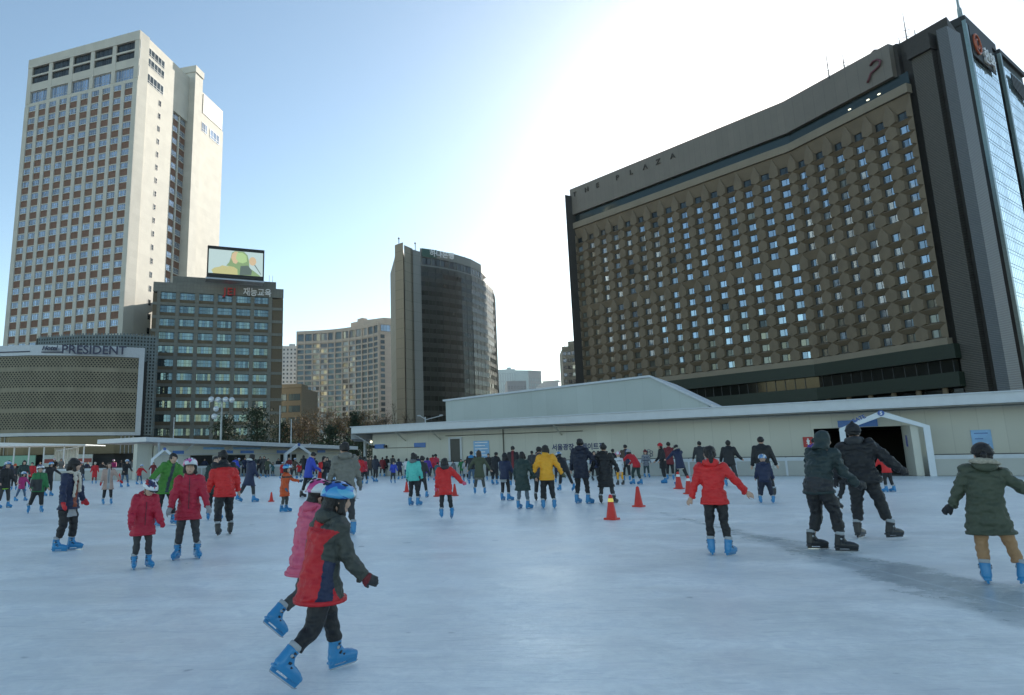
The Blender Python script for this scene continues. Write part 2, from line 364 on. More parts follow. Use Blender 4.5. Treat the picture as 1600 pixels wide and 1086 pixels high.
curve_wall(pts, 22.25, 24.3, .12, 'upper_frame', 'silver', an, thick=.7)
curve_wall(pts, 6.8, 23.9, -.9, 'backing_wall', 'black_wall', an)
E_ = pts[-1]; FE = Fr(E_, 27)
b = MB(); FE.box(b, 0, 1.0, -.7, .25, 6.7, 24.3); b.build('end_frame', 'silver', an)
curve_wall([(-80, 131.2), (-70, 129.2), (-62, 130.0), (-55.7, 132.9)], 6.8, 27.8, .2, 'grid_screen', 'steel_grid', an)
b = MB(); b.prism([(-81, 132), (-70, 130), (-62, 130.8), (-56.6, 133.2), (-56.9, 134.2), (-66, 138.0), (-90, 146)], 0, 27.5); b.build('block_wall', 'black_wall', an)
b = MB(); b.prism([(-130, 140), (-112, 132.6), (-100, 128), (-86, 124.6), (-76, 124), (-68, 125.1), (-61, 127.4), (-56.6, 132.9), (-62, 131), (-80, 132), (-90, 150)], 0, 22); b.build('low_block', 'black_wall', an)
# ground floor shop windows with their signs
FS = Fr((-76, 122.3), 4.6)
curve_wall(pts, 3.2, 6.6, -.3, 'ribbed_glazing', 'shop_glass', an)
b = MB(); o_ = None
for i in range(60):
    t = i/59; x = -100+t*42.5
    y = 126.2+(122.6-126.2)*min(1, t*2.2) if t < .45 else 122.4+(t-.45)/.55*4.9
    b.tube([(x, y+.1, 3.2), (x, y+.1, 6.6)], .07, 4)
b.build('glazing_bars', 'silver', an)
for a0, a1, mm, nm in ((-9, 2.6, 'shop_green', 'shop_sign'), (4.2, 13, 'shop_pale', 'shop_sign')):
    b = MB(); FS.box(b, a0, a1, .1, .35, 1.2 if mm == 'shop_green' else .9, 3.1); b.build(nm, mm, an)
b = MB(); FS.box(b, 4.3, 12.9, .352, .37, 1.6, 2.35); b.build('sign_stripe', 'shop_red', an)
PB = Fr((-69.6, 122.9), 15)
text('PRESIDENT', 2.35, .12, lambda x, o, y: PB(x-.6, .55+o, 22.55+y), 'navy_letter', 'lettering', an, spacing=1.0, bold=.04)
text('Hotel', 1.25, .1, lambda x, o, y: (-73.8+x*.99, 122.18-o+x*.04, 23.2+y), 'navy_letter', 'lettering', an, shear=.3, bold=.03)
b = MB(); curve_wall([(-73.9, 122.45), (-70.2, 122.9)], 22.75, 22.95, .3, 'underline', 'navy_letter', an, thick=.05)
curve_wall([(-100, 126.2), (-86, 123.0), (-76, 122.3)], 22.9, 23.1, .3, 'underline', 'navy_letter', an, thick=.05)
# ================================================================== the education company's office block
mat('office_tile', (.175, .18, .16), .7, 0, .08, .5, .1, 20); joints(MATS['office_tile'], .9, .95, .3, .03)
mat('office_brown', (.12, .095, .06), .75, 0, .1)
mat('red_letter', (.45, .03, .03), .45); mat('white_letter', (.75, .76, .78), .4)
J = Fr((-73.07, 169.1), 17.9); JW = 34.9
ob = thing('office_building', 'mid-rise grey tiled office block with six columns of gridded windows, red and white roof lettering', 'building', J(17, -8, 0))
b = MB(); J.box(b, .2, JW-.2, -22, -.6, 0, 46.7)
cols = [1.95+4.97*i for i in range(6)]
edges = [0.0]+[c+3.95 for c in cols]+[JW]
piers = [(1.1, cols[0])]+[(cols[i]+3.95, cols[i+1]) for i in range(5)]+[(cols[5]+3.95, cols[5]+3.95+1.0)]
for p0, p1 in piers: J.box(b, p0, p1, -.6, 0, 0, 47.35)
for k in range(13): J.box(b, 1.1, 31.8, -.6, -.02, 47.35-3.72*k-3.72, 47.35-3.72*k-2.92)
for k in range(13): J.box(b, .0, 1.1, -.6, -.12, 47.35-3.72*k-3.72, 47.35-3.72*k-2.92); J.box(b, 31.8, JW, -.6, -.12, 47.35-3.72*k-3.72, 47.35-3.72*k-2.92)
J.box(b, 0, JW, -22.2, .04, 47.35, 50); J.box(b, 4.6, 33, -12, -3, 50, 52.8)
b.build('wall', 'office_tile', ob, wall=J.a)
for a0, a1 in ((.02, 1.1), (31.8, JW-.02)):
    b = MB(); J.box(b, a0, a1, -.6, -.3, 1, 47); b.build('end_panel', 'office_brown', ob)
b = MB(); J.box(b, 13, JW-2, -48, -22.3, 0, 50.2); b.build('rear_block', 'office_tile', ob, wall=J.a)  # unseen block, added to shade the lower side of the hotel tower
wf, wp = window_mesh(3.95, 1.95, [.07, .25, .43, .57, .75, .93], [.5], .07, .12, 'dark_frame', 'pane_teal')
sp_ = MB(); sp_.box(-1.97, 1.97, 0, .1, -.93, 0); sp_.box(-1.97, 1.97, -.03, 0, -.5, -.42); sp_ = sp_.mesh('spandrel', 'office_brown')
repeat('window', wf, ob, [(J(c+1.975, -.35, 47.35-3.72*k-1.98), J.a, (1, 1, 1)) for k in range(12) for c in cols], [('pane', wp), ('spandrel', sp_)])
text('JEI', 3.0, .5, lambda x, o, y: J(18.3+x, .1+o, 47.3+y*.98), 'red_letter', 'lettering', ob, bold=.05, spacing=1.12)
text('재능교육', 2.6, .4, lambda x, o, y: J(23.6+x*.82, .1+o, 47.65+y*.95), 'white_letter', 'lettering', ob, bold=.04)
b = MB(); J.box(b, 27.5, 27.7, -5, -4.8, 52.8, 56)
for a in (31, 32): J.box(b, a, a+.1, -4, -3.9, 52.8, 55)
b.build('roof_mast', 'louvre_grey', ob)
rescale(ob, .85)
# the screen on its roof
mat('led_sky', (.02, .02, .02), .4, emis=(.42, .55, .55, .55)); mat('led_yellow', (.02, .02, .02), .4, emis=(.50, .48, .22, .5)); mat('led_green', (.02, .02, .02), .4, emis=(.22, .34, .16, .5))
mat('led_skin', (.02, .02, .02), .4, emis=(.55, .42, .26, .55)); mat('led_dark', (.02, .02, .02), .4, emis=(.12, .17, .15, .4)); mat('led_light', (.02, .02, .02), .4, emis=(.36, .52, .24, .55))
SC = Fr((-57.9, 167.0), 20.5)
bs = thing('billboard_screen', 'wide lit video screen in a black frame on the office roof, showing a singing woman', 'screen', SC(7.5, 0, 50))
b = MB(); SC.box(b, 0, 15.1, -1.0, 0, 50.5, 59.3); SC.box(b, 0, 15.1, 0, .14, 50.5, 51.6); SC.box(b, 0, 15.1, 0, .14, 58.4, 59.3); SC.box(b, 0, .35, 0, .14, 51.6, 58.4); SC.box(b, 14.75, 15.1, 0, .14, 51.6, 58.4)
b.build('frame', 'black_wall', bs)
b = MB(); SC.box(b, .36, 14.74, 0, .05, 51.6, 58.4); b.build('display', 'led_sky', bs)
b = MB()
def shp(poly, z, mi): b.extr(poly, lambda a, d, c: SC(.35+a, z+d, 51.6+c), 0, .01, mi)
shp([(0.8, .9), (1.6, 1.6), (2.8, 1.9), (3.6, 2.4), (5.0, 2.2), (5.8, 2.5), (7.6, 1.8), (8.0, .9), (8.0, 0), (1.3, 0)], .052, 0)
shp([(4.6, 2.4), (5.4, 3.5), (5.8, 5.0), (6.0, 6.2), (6.8, 6.75), (9.2, 6.75), (10.2, 5.8), (10.6, 4.2), (10.8, 2.2), (12.2, 1.3), (13.9, 0), (7.7, 0), (7.6, 1.6), (6.6, 2.2)], .066, 1)
shp([(6.1, 5.9), (6.8, 6.6), (7.6, 6.6), (8.1, 5.6), (8.0, 4.2), (7.2, 3.1), (6.5, 3.3), (6.1, 4.1), (5.85, 4.7)], .08, 2)
shp([(7.4, 6.3), (8.8, 6.5), (9.9, 5.6), (10.1, 4.0), (9.0, 3.4), (7.9, 3.6), (7.1, 4.6)], .094, 4)
shp([(8.2, 0), (8.4, 2.6), (10.4, 2.9), (11.5, 1.5), (11.3, .2)], .08, 3)
shp([(11.6+1.0*cos(t*.6), 4.2+1.25*sin(t*.6)) for t in range(11)], .094, 2); shp([(12.0, 3.2), (13.8, .6), (13.95, .7), (12.2, 3.4)], .08, 3)
b.build('picture', ['led_yellow', 'led_green', 'led_skin', 'led_dark', 'led_light'], bs)
b = MB(); SC.box(b, -.2, 15.2, -4, 0, 50, 50.45); b.build('plinth', 'silver', bs)
rescale(bs, .85)
# ================================================================== the curved hotel behind
mat('lotte_stone', (.52, .42, .34), .75, 0, .05, .2); joints(MATS['lotte_stone'], 30, 3.1, .15, .12)
glass('pane_mix', (.22, .20, .18), .05, .5, .5, .1); glass('pane_deep', (.07, .09, .1), .06, .35, .5, .04)
lh = thing('curved_hotel', 'pinkish beige high-rise hotel with a concave face, behind bare trees', 'building', (-50, 450, 0))
cp = [(-88.06, 441.94), (-80, 441.0), (-71.74, 439.9), (-62.5, 437.3), (-54.29, 433.8), (-46, 429.0), (-38.7, 423.5), (-33, 418.5), (-28.35, 413.08)]
b = MB(); b.prism(cp+[(-20, 417.5), (-12, 424), (-30, 450), (-60, 462), (-90, 462)], 0, 88.8)
b.prism([(-50, 440), (-40, 432), (-26, 425), (-14, 430), (-30, 445), (-44, 450)], 88.8, 95); b.prism([(-45, 437), (-41, 433), (-38, 436), (-42, 440)], 95, 97)
b.build('wall', 'lotte_stone', lh, wall=0)
# frames: piers and floor bands over the curve
P = [Vector(p) for p in cp]; tot = sum((c-a).length for a, c in zip(P, P[1:]))
def along(d):
    for a, c in zip(P, P[1:]):
        l = (c-a).length
        if d <= l: return a.lerp(c, d/l), atan2((c-a).y, (c-a).x)
        d -= l
    return P[-1], atan2((P[-1]-P[-2]).y, (P[-1]-P[-2]).x)
NB = 12; bw = tot/NB; b = MB()
ZF = [90-9.2-3.72*k for k in range(22)]
for i in range(NB+1):
    p, a = along(min(tot-.3, max(.3, i*bw))); F_ = Fr((p.x, p.y), math.degrees(a)); F_.box(b, -.45, .45, 0, .7, 0, 90)
for i in range(NB):
    p, a = along((i+.5)*bw); F_ = Fr((p.x, p.y), math.degrees(a)); h = bw/2-.3
    F_.box(b, -h, h, 0, .6, 87.7, 90); F_.box(b, -h, h, 0, .55, 80.8, 82.6)
    for z in ZF[1:]: F_.box(b, -h, h, 0, .55, z-.55, z+.55)
b.build('frame_grid', 'lotte_stone', lh, wall=0)
wf, wp = window_mesh(bw-.9, 2.62, 2, [], .1, .1, 'bronze_frame', 'pane_mix'); _, wpd = window_mesh(bw-.9, 2.62, 2, [], .1, .1, 'bronze_frame', 'pane_deep')
S1, S2 = [], []
for i in range(NB):
    p, a = along((i+.5)*bw)
    (S2 if i in (0, 1, 4, 5) or i > 9 else S1).append(((p.x, p.y, 82.6), a, (1, 1, 1.94)))
    for k, z in enumerate(ZF[1:]): (S2 if i in (0, 1, 4, 5) or i > 7 else S1).append(((p.x+sin(a)*.12, p.y-cos(a)*.12, z+.55), a, (1, 1, 1)))
S1 = [((x+sin(a)*.0, y, z), a, s) for (x, y, z), a, s in S1]
fixp = lambda S: [((l[0]+sin(a)*.1, l[1]-cos(a)*.1, l[2]), a, s) for l, a, s in S]
repeat('window', wf, lh, fixp(S1), [('pane', wp)], 50); repeat('window', wf, lh, fixp(S2), [('pane', wpd)], 50)
FL = Fr((-28.0, 412.9), 30.5); wf, wp = window_mesh(3.0, 2.4, 1, [], .12, .1, 'bronze_frame', 'pane_deep'); wf2, wp2 = window_mesh(8.6, 4.4, 4, [], .12, .1, 'bronze_frame', 'pane_blue')
repeat('end_window', wf, lh, [(FL(2.2, .1, z-1.9), FL.a, (1, 1, 1)) for z in ZF], [('pane', wp)]); repeat('end_window', wf2, lh, [(FL(5.2, .1, 83.5), FL.a, (1, 1, 1))], [('pane', wp2)])
# ================================================================== the bank tower
mat('bank_stone', (.22, .205, .155), .7, 0, .05, .1, .05, 10, stretch=(1, 1, .3)); joints(MATS['bank_stone'], 50, 3.6, .28, .14)
mat('bank_grey', (.20, .215, .205), .7, 0, .04); joints(MATS['bank_grey'], 50, 3.6, .25, .1)
glass('bank_glass', (.020, .026, .021), .1, .0, .4, .03, .35); glass('bank_pane', (.022, .028, .023), .08, .0, .5, .02, .4)
mat('bank_band', (.016, .022, .018), .45, 0, .1); mat('green_sign', (.02, .09, .07), .5)
bk = thing('bank_tower', 'dark glass bank tower with a curved front, plain stone end and white roof lettering', 'building', (0, 250, 0))
A0 = Fr((-9.9, 224.9), 98)     # stone end, seen obliquely, and the grey return
b = MB(); b.prism([(-12.43, 250.8), (-9.9, 231.5), (-9.4, 226.6), (-9.2, 226.3), (-5, 252)], 0, 74.9); b.build('rear_end_wall', 'bank_stone', bk, wall=radians(98))
b = MB(); b.prism([(-9.45, 226.5), (-6.3, 223.6), (-6.6, 227), (-6, 251), (-9.3, 252)], 0, 78.6); b.build('end_wall_edge', 'bank_stone', bk, wall=radians(98))
b = MB(); b.prism([(-6.0, 225.4), (-2.92, 229.9), (-2.8, 250), (-6.0, 252)], 0, 78.2); b.build('end_wall', 'bank_stone', bk, wall=radians(50))
b = MB(); b.prism([(-2.92, 229.0), (-.06, 231.8), (3, 252), (-2.6, 252)], 0, 77.6); b.build('grey_fin', 'bank_grey', bk, wall=radians(45))
bp_ = [(-.06, 232.6), (7, 236.2), (14.5, 241.5), (20.5, 247.6), (26.3, 256.5), (31.2, 270), (33.6, 284), (34, 300)]
P = [Vector(p) for p in bp_]; tot = sum((c-a).length for a, c in zip(P, P[1:]))
b = MB(); b.prism([(p.x-.6, p.y+.9) for p in P]+[(0, 300)], 0, 72.5); b.prism([(.2, 234.1), (7, 237.7), (14, 243), (19.8, 249), (24.6, 256.8), (27.5, 266), (20, 290), (0, 290)], 72.5, 79.5)
b.build('core', 'black_wall', bk)
curve_wall([(0, 233.6), (7, 237.2), (14.2, 242.5), (20.1, 248.5), (25.0, 256.5), (28.0, 265.5)], 76.2, 79.6, 0, 'roof_band', 'bank_grey', bk, thick=.5)
curve_wall([(0, 233.6), (7, 237.2), (14.2, 242.5), (20.1, 248.5), (25.0, 256.5), (28.0, 265.5)], 72.5, 73.3, 0, 'roof_band', 'bank_grey', bk, thick=.5)
NB = 26; bw = tot/NB; b = MB(); S = []; S2 = []
for i in range(NB):
    p, a = along((i+.5)*bw); F_ = Fr((p.x, p.y), math.degrees(a)); h = bw/2
    for k in range(20): (S if i < 21 else S2).append((F_(0, .1, 71.8-3.6*k-3.6), a, (1, 1, 1)))
curve_wall(bp_, 0, 72.4, 0, 'spandrel_glass', 'bank_band', bk, thick=.3)
wf, wp = window_mesh(bw-.06, 1.98, 2, [], .06, .1, 'dark_frame', 'bank_pane'); _, wp2 = window_mesh(bw-.06, 1.98, 2, [], .06, .1, 'dark_frame', 'pane_plaza')
repeat('window', wf, bk, S, [('pane', wp)], 70); repeat('window', wf, bk, S2, [('pane', wp2)], 30)
b = MB()
for i in range(NB+1):
    p, a = along(min(tot, i*bw)); F_ = Fr((p.x, p.y), math.degrees(a)); F_.box(b, -.05, .05, 0, .14, 0, 72)
b.build('mullions', 'bank_band', bk)
wf, wp = window_mesh(1.7, 2.5, 1, [], .12, .1, 'dark_frame', 'pane_dark')
P = [Vector(p) for p in [(0, 233.6), (7, 237.2), (14.2, 242.5), (20.1, 248.5), (25.0, 256.5), (28.0, 265.5)]]
repeat('attic_window', wf, bk, [((p.x, p.y, 73.5), a, (1, 1, 1)) for p, a in [along(1.4+2.05*i) for i in range(18)] ], [('pane', wp)])
b = MB()
for i in range(10):
    p, a = along(.4+4.1*i); F_ = Fr((p.x, p.y), math.degrees(a)); F_.box(b, -.15, .15, -.5, .1, 73.3, 76.2)
b.build('attic_piers', 'bank_grey', bk)
FB = Fr((0.3, 233.4), 27); text('하나은행', 3.0, .3, lambda x, o, y: FB(3.2+x*.98, .5+o, 76.9+y*.9), 'white_letter', 'lettering', bk, bold=.05)
b = MB(); FB.box(b, .2, 6.5, .1, .25, 76.3, 79.5); b.build('sign_panel', 'green_sign', bk)
b = MB()
for x, y, h in ((-8, 229, 3), (-2, 236, 3.4), (3, 240, 2), (14, 252, 1.5)): b.tube([(x, y, 78), (x, y, 79+h)], .15, 5); b.ball((x, y, 79+h), .4, 6, 4)
b.box(15, 18, 250, 254, 79, 81); b.build('roof_vents', 'dark_frame', bk)
# ================================================================== the big hotel with the hexagon front
mat('plaza_stone', (.18, .14, .095), .75, 0, .12, .35, .15, 12); mat('plaza_band', (.25, .21, .155), .7, 0, .08, .4)
mat('plaza_metal', (.20, .175, .145), .5, .1, .05, .3); joints(MATS['plaza_metal'], 1.45, 30, .25, .03)
mat('plaza_green', (.010, .022, .013), .5); mat('louvre_dark', (.13, .12, .105), .6, .2, .1); line_bump(MATS['louvre_dark'], 'Z', 1.0, .9, .6)
mat('louvre_side', (.16, .17, .18), .5, .3, .05); line_bump(MATS['louvre_side'], 'Z', 1.0, .9, .35)
mat('plaza_side', (.05, .045, .04), .7, 0, .15); mat('letter_metal', (.06, .05, .04), .5, .2); mat('logo_red', (.13, .04, .05), .4)
glass('plaza_strip', (.05, .07, .07), .06, .5, .6, .03); glass('lobby_glass', (.035, .038, .035), .08, .3, .8, .06)
glass('pane_drawn', (.24, .245, .21), .12, .35, .5, .04)
O1, O2 = (48.73, 193.34), (88.72, 142.61); A1, A2 = -51.75, -68.7; LW, RW = 15*4.307, 26.9
P1, P2 = Fr(O1, A1), Fr(O2, A2)
pz = thing('hexagon_hotel', 'huge brown hotel slab, its folded front covered with hexagon piers round small bluish windows', 'building', (75, 160, 0))
def miter(d):
    h = (P1.a+P2.a)/2; n = (sin(h), -cos(h)); k = d/cos((P1.a-P2.a)/2); return (O2[0]+n[0]*k, O2[1]+n[1]*k)
def slab(mb, d0, d1, z0, z1, mi=0, s0=0, s1=None):
    s1 = RW if s1 is None else s1
    mb.prism([P1.xy(s0, d1), miter(d1), P2.xy(s1, d1), P2.xy(s1, d0), miter(d0), P1.xy(s0, d0)], z0, z1, mi)
D = 0.78; WW, WH = 1.95, 1.62
rows = [22.5-.81+2.95*k for k in range(8)]+[47.05-.81+2.87*k for k in range(8)]
b = MB()
for F_, n, w in ((P1, 15, 4.307), (P2, 6, RW/6)):
    for i in range(n):
        c = (i+.5)*w; l, r = c-w/2, c+w/2; a0, a1 = c-WW/2, c+WW/2
        for k, zb in enumerate(rows):
            zt = zb+WH; zd = zb-.45 if k else 21.3; zu = rows[k+1]-.45 if k < 15 else 70.9
            dl = dr = D
            if n == 6 and i == 5: dr = .6
            h0, h1 = a0-.16, a1+.16
            V = [F_(a0, 0, zb), F_(a1, 0, zb), F_(a1, 0, zt), F_(a0, 0, zt), F_(l, dl, zd), F_(r, dr, zd), F_(r, dr, zu), F_(l, dl, zu), F_(h0, D*.9, zb), F_(h1, D*.9, zb), F_(h1, D*.9, zt), F_(h0, D*.9, zt)]
            b.add(V, [(4, 8, 11, 7), (9, 5, 6, 10), (8, 0, 3, 11), (1, 9, 10, 2), (3, 2, 6, 7), (3, 7, 11), (2, 10, 6), (0, 4, 5, 1), (0, 8, 4), (1, 5, 9)])
            # reveal round the window
            b.add([F_(a0, 0, zb), F_(a1, 0, zb), F_(a1, 0, zt), F_(a0, 0, zt), F_(a0, -.3, zb), F_(a1, -.3, zb), F_(a1, -.3, zt), F_(a0, -.3, zt)], [(0, 1, 5, 4), (1, 2, 6, 5), (2, 3, 7, 6), (3, 0, 4, 7)])
me = b.mesh('hexagon_front', 'plaza_stone'); bm = bmesh.new(); bm.from_mesh(me); bmesh.ops.remove_doubles(bm, verts=bm.verts, dist=.01); bm.to_mesh(me); bm.free(); link('hexagon_front', me, pz)
wf, wp = window_mesh(WW, WH, [.62], [], .09, .1, 'dark_frame', 'pane_plaza'); _, wp2 = window_mesh(WW, WH, [.62], [], .09, .1, 'dark_frame', 'pane_drawn'); _, wp3 = window_mesh(WW, WH, [.62], [], .09, .1, 'dark_frame', 'pane_dark')
Sa, Sb, Sc_ = [], [], []; rnd = random.Random(4)
for F_, n, w in ((P1, 15, 4.307), (P2, 6, RW/6)):
    for i in range(n):
        for k, zb in enumerate(rows):
            it = (F_((i+.5)*w, -.2, zb), F_.a, (1, 1, 1)); q_ = rnd.random()
            if k == 15: Sc_.append(it)
            elif (F_ is P1 and i < 2 and k < 14) or (k < 3 and q_ < .55) or q_ < .03: Sb.append(it)
            elif q_ < .05: Sc_.append(it)
            else: Sa.append(it)
repeat('window', wf, pz, Sa, [('pane', wp)], 70); repeat('window', wf, pz, Sb, [('pane', wp2)], 20); repeat('window', wf, pz, Sc_, [('pane', wp3)], 10)
b = MB(); slab(b, -.3, 1.25, 71, 72.9); b.build('upper_band', 'plaza_band', pz)
b = MB(); slab(b, -.3, 1.2, 20, 21.3); b.build('lower_band', 'plaza_band', pz)
b = MB(); slab(b, .02, .1, 72.9, 75.7); b.build('attic_glazing', 'plaza_strip', pz)
b = MB(); s1_ = RW-2.2; b.prism([P1.xy(0, 1.1), miter(1.1), P2.xy(s1_, 1.1), P2.xy(s1_, -1), miter(-1), P1.xy(0, -1)], 75.7, [84.3, 83.8, 83.0, 83.0, 83.8, 84.3]); me = b.mesh('parapet_wall', 'plaza_metal')
uv = me.uv_layers.new(name='wall')
for lp in me.loops: c_ = me.vertices[lp.vertex_index].co; uv.data[lp.index].uv = ((c_.x-40)*1.55, c_.z)
link('parapet_wall', me, pz)
b = MB(); slab(b, -12, -.32, 0, 82.9, s1=RW-1.5); b.build('main_block', 'plaza_side', pz)
for z0, z1 in ((17.3, 20), (12.1, 14.8)):
    b = MB(); slab(b, -.3, 1.7, z0, z1-.01, s0=-2, s1=RW+1.2); b.build('podium_band', 'plaza_green', pz)
b = MB(); slab(b, -.3, .3, 14.8, 17.3, s1=RW+.6); slab(b, -.3, -.1, 0, 12.1, s1=RW+.6); b.build('podium_glazing', 'lobby_glass', pz)
b = MB()
for i in range(12):
    for F_, s_ in ((P1, 3+5.4*i), (P2, 2+4.6*i)):
        if s_ < (LW if F_ is P1 else RW): b.tube([F_(s_, .75, 0), F_(s_, .75, 12.1)], .45, 8)
b.build('columns', 'plaza_stone', pz)
b = MB()
for i in range(42):
    F_, s_ = (P1, 1.5+2.15*i) if i < 29 else (P2, 1+2.15*(i-29))
    if s_ < (LW if F_ is P1 else RW): F_.box(b, s_-.06, s_+.06, .3, .42, 14.8, 17.3)
b.build('podium_mullions', 'dark_frame', pz)
mat('lamp_lit', (.5, .5, .45), .4, emis=(.9, .85, .6, 1.2))
b = MB()
for s_ in (14.5, 18.5, 20.8): P2.box(b, s_, s_+.5, .1, .3, 73.9, 74.1)
b.build('attic_lamp', 'lamp_lit', pz)
# the blind end with two louvred shafts
b = MB(); b.prism([P2.xy(24.8, -1.5), P2.xy(34, -1.5), (109.9, 117.4), (115, 137), (112, 142), (104, 127)], 0, 83.2); b.build('end_core', 'plaza_side', pz)
b = MB(); b.prism([P2.xy(27.8, 0), P2.xy(31.4, 0), P2.xy(31.4, -1.6), P2.xy(27.8, -1.6)], 0, 77.6); b.build('louvred_shaft', 'louvre_dark', pz)
b = MB(); b.prism([P2.xy(27.5, .7), P2.xy(31.7, .7), P2.xy(31.7, -1.6), P2.xy(27.5, -1.6)], 77.61, 80.9); b.build('shaft_cap', 'plaza_side', pz)
b = MB(); b.prism([(100.4, 111.9), (101.4, 110.55), (105.9, 112.9), (104, 114.5)], 0, 80.6); b.build('louvred_shaft', ['louvre_side'], pz)
b = MB(); b.prism([(45.9, 191.2), (49.2, 192.6), (66, 206), (56, 214)], 0, 82); b.prism([(56, 194), (93, 147), (101, 128), (106, 134), (70, 204)], 0, 82.5); b.build('rear_block', 'plaza_side', pz)
for ch, s_, z in zip('THEPLAZA', (1.3, 5.8, 10.1, 17.2, 21.9, 26.3, 30.4, 34.8), (81.35, 81.3, 81.25, 81.1, 81.0, 80.9, 80.85, 80.8)):
    text(ch, 2.1, .25, lambda x, o, y, s_=s_, z=z: P1(s_+x, 1.1+o, z+y), 'letter_metal', 'letter', pz, bold=.02)
b = MB(); b.tube([P2(s_, 1.45, z) for s_, z in ((20.9, 80.3), (21.6, 80.9), (22.4, 80.8), (23.0, 80.1), (22.7, 79.3), (21.8, 78.9), (20.8, 78.6), (20.4, 77.8), (19.9, 77.0))], .24, 6); b.build('emblem', 'logo_red', pz, smooth=True)
def antenna(name, label, x, y, z, h, parent=None, arms=2):
    b = MB(); b.tube([(x, y, z), (x, y, z+h)], [.16, .05], 5)
    for i in range(arms): b.tube([(x-.9, y, z+h*(.25+.2*i)), (x+.9, y, z+h*(.3+.2*i))], .06, 4)
    return b.build(name, 'dark_frame', parent)
for x, y, h in ((92, 131, 7), (93.5, 128, 4), (101.2, 119.8, 7.5), (100.4, 120.8, 2.6), (102.2, 118.8, 3.0)): antenna('antenna', '', x, y, 82.8, h, pz, 2)
b = MB(); b.box(96.3, 97.3, 122.5, 123.5, 82.4, 84.0); b.build('roof_vent', 'plaza_side', pz)
# ================================================================== the glass tower at the right edge
mat('teal_metal', (.20, .28, .29), .4, .5); glass('curtain_glass', (.80, .88, .90), .05, .9, .2, .015); mat('orange_ring', (.45, .10, .04), .4)
GF = Fr((153.01, 161.49), 33.6)
gt = thing('glass_tower', 'tall blue glass office tower at the right edge with an orange ring sign on top', 'building', GF(20, -10, 0))
b = MB(); GF.box(b, 0, 24.4, -25, -.3, 0, 119.6); GF.box(b, 24.4, 28.4, -25, -3, 0, 112); GF.box(b, 28.4, 52, -25, -.3, 0, 119.6)
GF.box(b, -.3, 24.6, -25.3, .5, 117.6, 120); GF.box(b, 28.2, 52, -25.3, .5, 118.6, 120)
b.build('core', 'black_wall', gt)
b = MB()
for a in (0, 28.4): GF.box(b, a-.5, a+.7, -.3, .5, 0, 118.5)
b.build('corner_strip', 'teal_metal', gt)
b = MB()
for i in range(17): GF.box(b, .7+i*1.465-.05, .7+i*1.465+.05, -.1, -.07, 0, 117.5)
for i in range(16): GF.box(b, 29.1+i*1.465-.05, 29.1+i*1.465+.05, -.1, -.07, 0, 118.5)
for k in range(30):
    z = 116-3.95*k
    for a0, a1 in ((.7, 24.2), (29.1, 51.5)): GF.box(b, a0, a1, -.12, -.06, z-.06, z+.06); GF.box(b, a0, a1, -.12, -.06, z-1.0, z-.9)
b.build('curtain_wall_bars', 'teal_metal', gt)
_, wp = window_mesh(2.93, 3.8, 1, [], .0, .1, 'dark_frame', 'curtain_glass')
repeat('glass_panel', wp, gt, [(GF(a, -.03, 116-3.95*k-3.9), GF.a, (1, 1, 1)) for k in range(30) for a in [2.165+2.93*i for i in range(8)]+[30.565+2.93*i for i in range(7)]], [], 100)
ring = MB(); ring.tube([GF(5.0+2.6*cos(t*pi/12), .9, 112.6+2.9*sin(t*pi/12)) for t in range(25)], .3, 6); ring.tube([GF(5.0+1.2*cos(t*pi/12), .9, 112.6+1.4*sin(t*pi/12)) for t in range(5, 25)], .25, 6); ring.build('ring_sign', 'orange_ring', gt, smooth=True)
text('한화', 5.0, .5, lambda x, o, y: GF(9.2+x*1.05, .6+o, 109.4+y), 'white_letter', 'lettering', gt, bold=.06)
b = MB(); GF.box(b, 1.5, 20, .3, .55, 108.4, 117.5); b.build('sign_board', 'black_wall', gt)
b = MB(); b.tube([GF(15, -4, 119), GF(15, -4, 131)], [.9, .6], 6); b.tube([GF(15, -4, 131), GF(15, -4, 146)], [.35, .06], 5); b.build('mast', 'teal_metal', gt)
b = MB()
for i in range(9): GF.box(b, 36+1.5*i, 37+1.5*i, .3, .5, 110-.3*i, 114.5)
b.build('sign_bars', 'black_wall', gt)
# ================================================================== far buildings
mat('far_white', (.44, .46, .46), .7); mat('far_glass', (.28, .36, .40), .3, .3); mat('far_grey', (.27, .30, .32), .7); mat('brown_stone', (.20, .17, .115), .7, 0, .1)
def simple_block(name, label, pts, h, m, ncols, nrows, z0, dz, ww, wh, face=0, pane='pane_deep', roof=None, frame='dark_frame', bays=1, extra=None):
    t = thing(name, label, 'building', (sum(p[0] for p in pts)/len(pts), sum(p[1] for p in pts)/len(pts), 0))
    b = MB(); b.prism(pts, 0, h); b.build('wall', m, t)
    a, c = pts[face], pts[face+1]; F_ = Fr(a, math.degrees(atan2(c[1]-a[1], c[0]-a[0]))); ln = hypot(c[0]-a[0], c[1]-a[1]); w = ln/ncols
    wf, wp = window_mesh(ww, wh, bays, [], .1, .1, frame, pane)
    repeat('window', wf, t, [(F_((i+.5)*w, .12, z0+dz*k), F_.a, (1, 1, 1)) for i in range(ncols) for k in range(nrows)], [('pane', wp)], 60)
    b = MB(); F_.box(b, -.1, ln+.1, -6, .25, h, h+1.2); 
    for rx, rw, rh in (extra or ()): F_.box(b, rx, rx+rw, -6, -2, h+1.2, h+1.2+rh)
    b.build('roof', m, t); return t, F_, ln
simple_block('apartment_tower', 'pale distant apartment tower in the gap left of the curved hotel', [(-110.5, 497.4), (-99.2, 498.6), (-96, 520), (-112, 520)], 88.5, 'far_white', 4, 26, 6, 3.2, 1.3, 1.5, extra=[(5, 5, 2)])
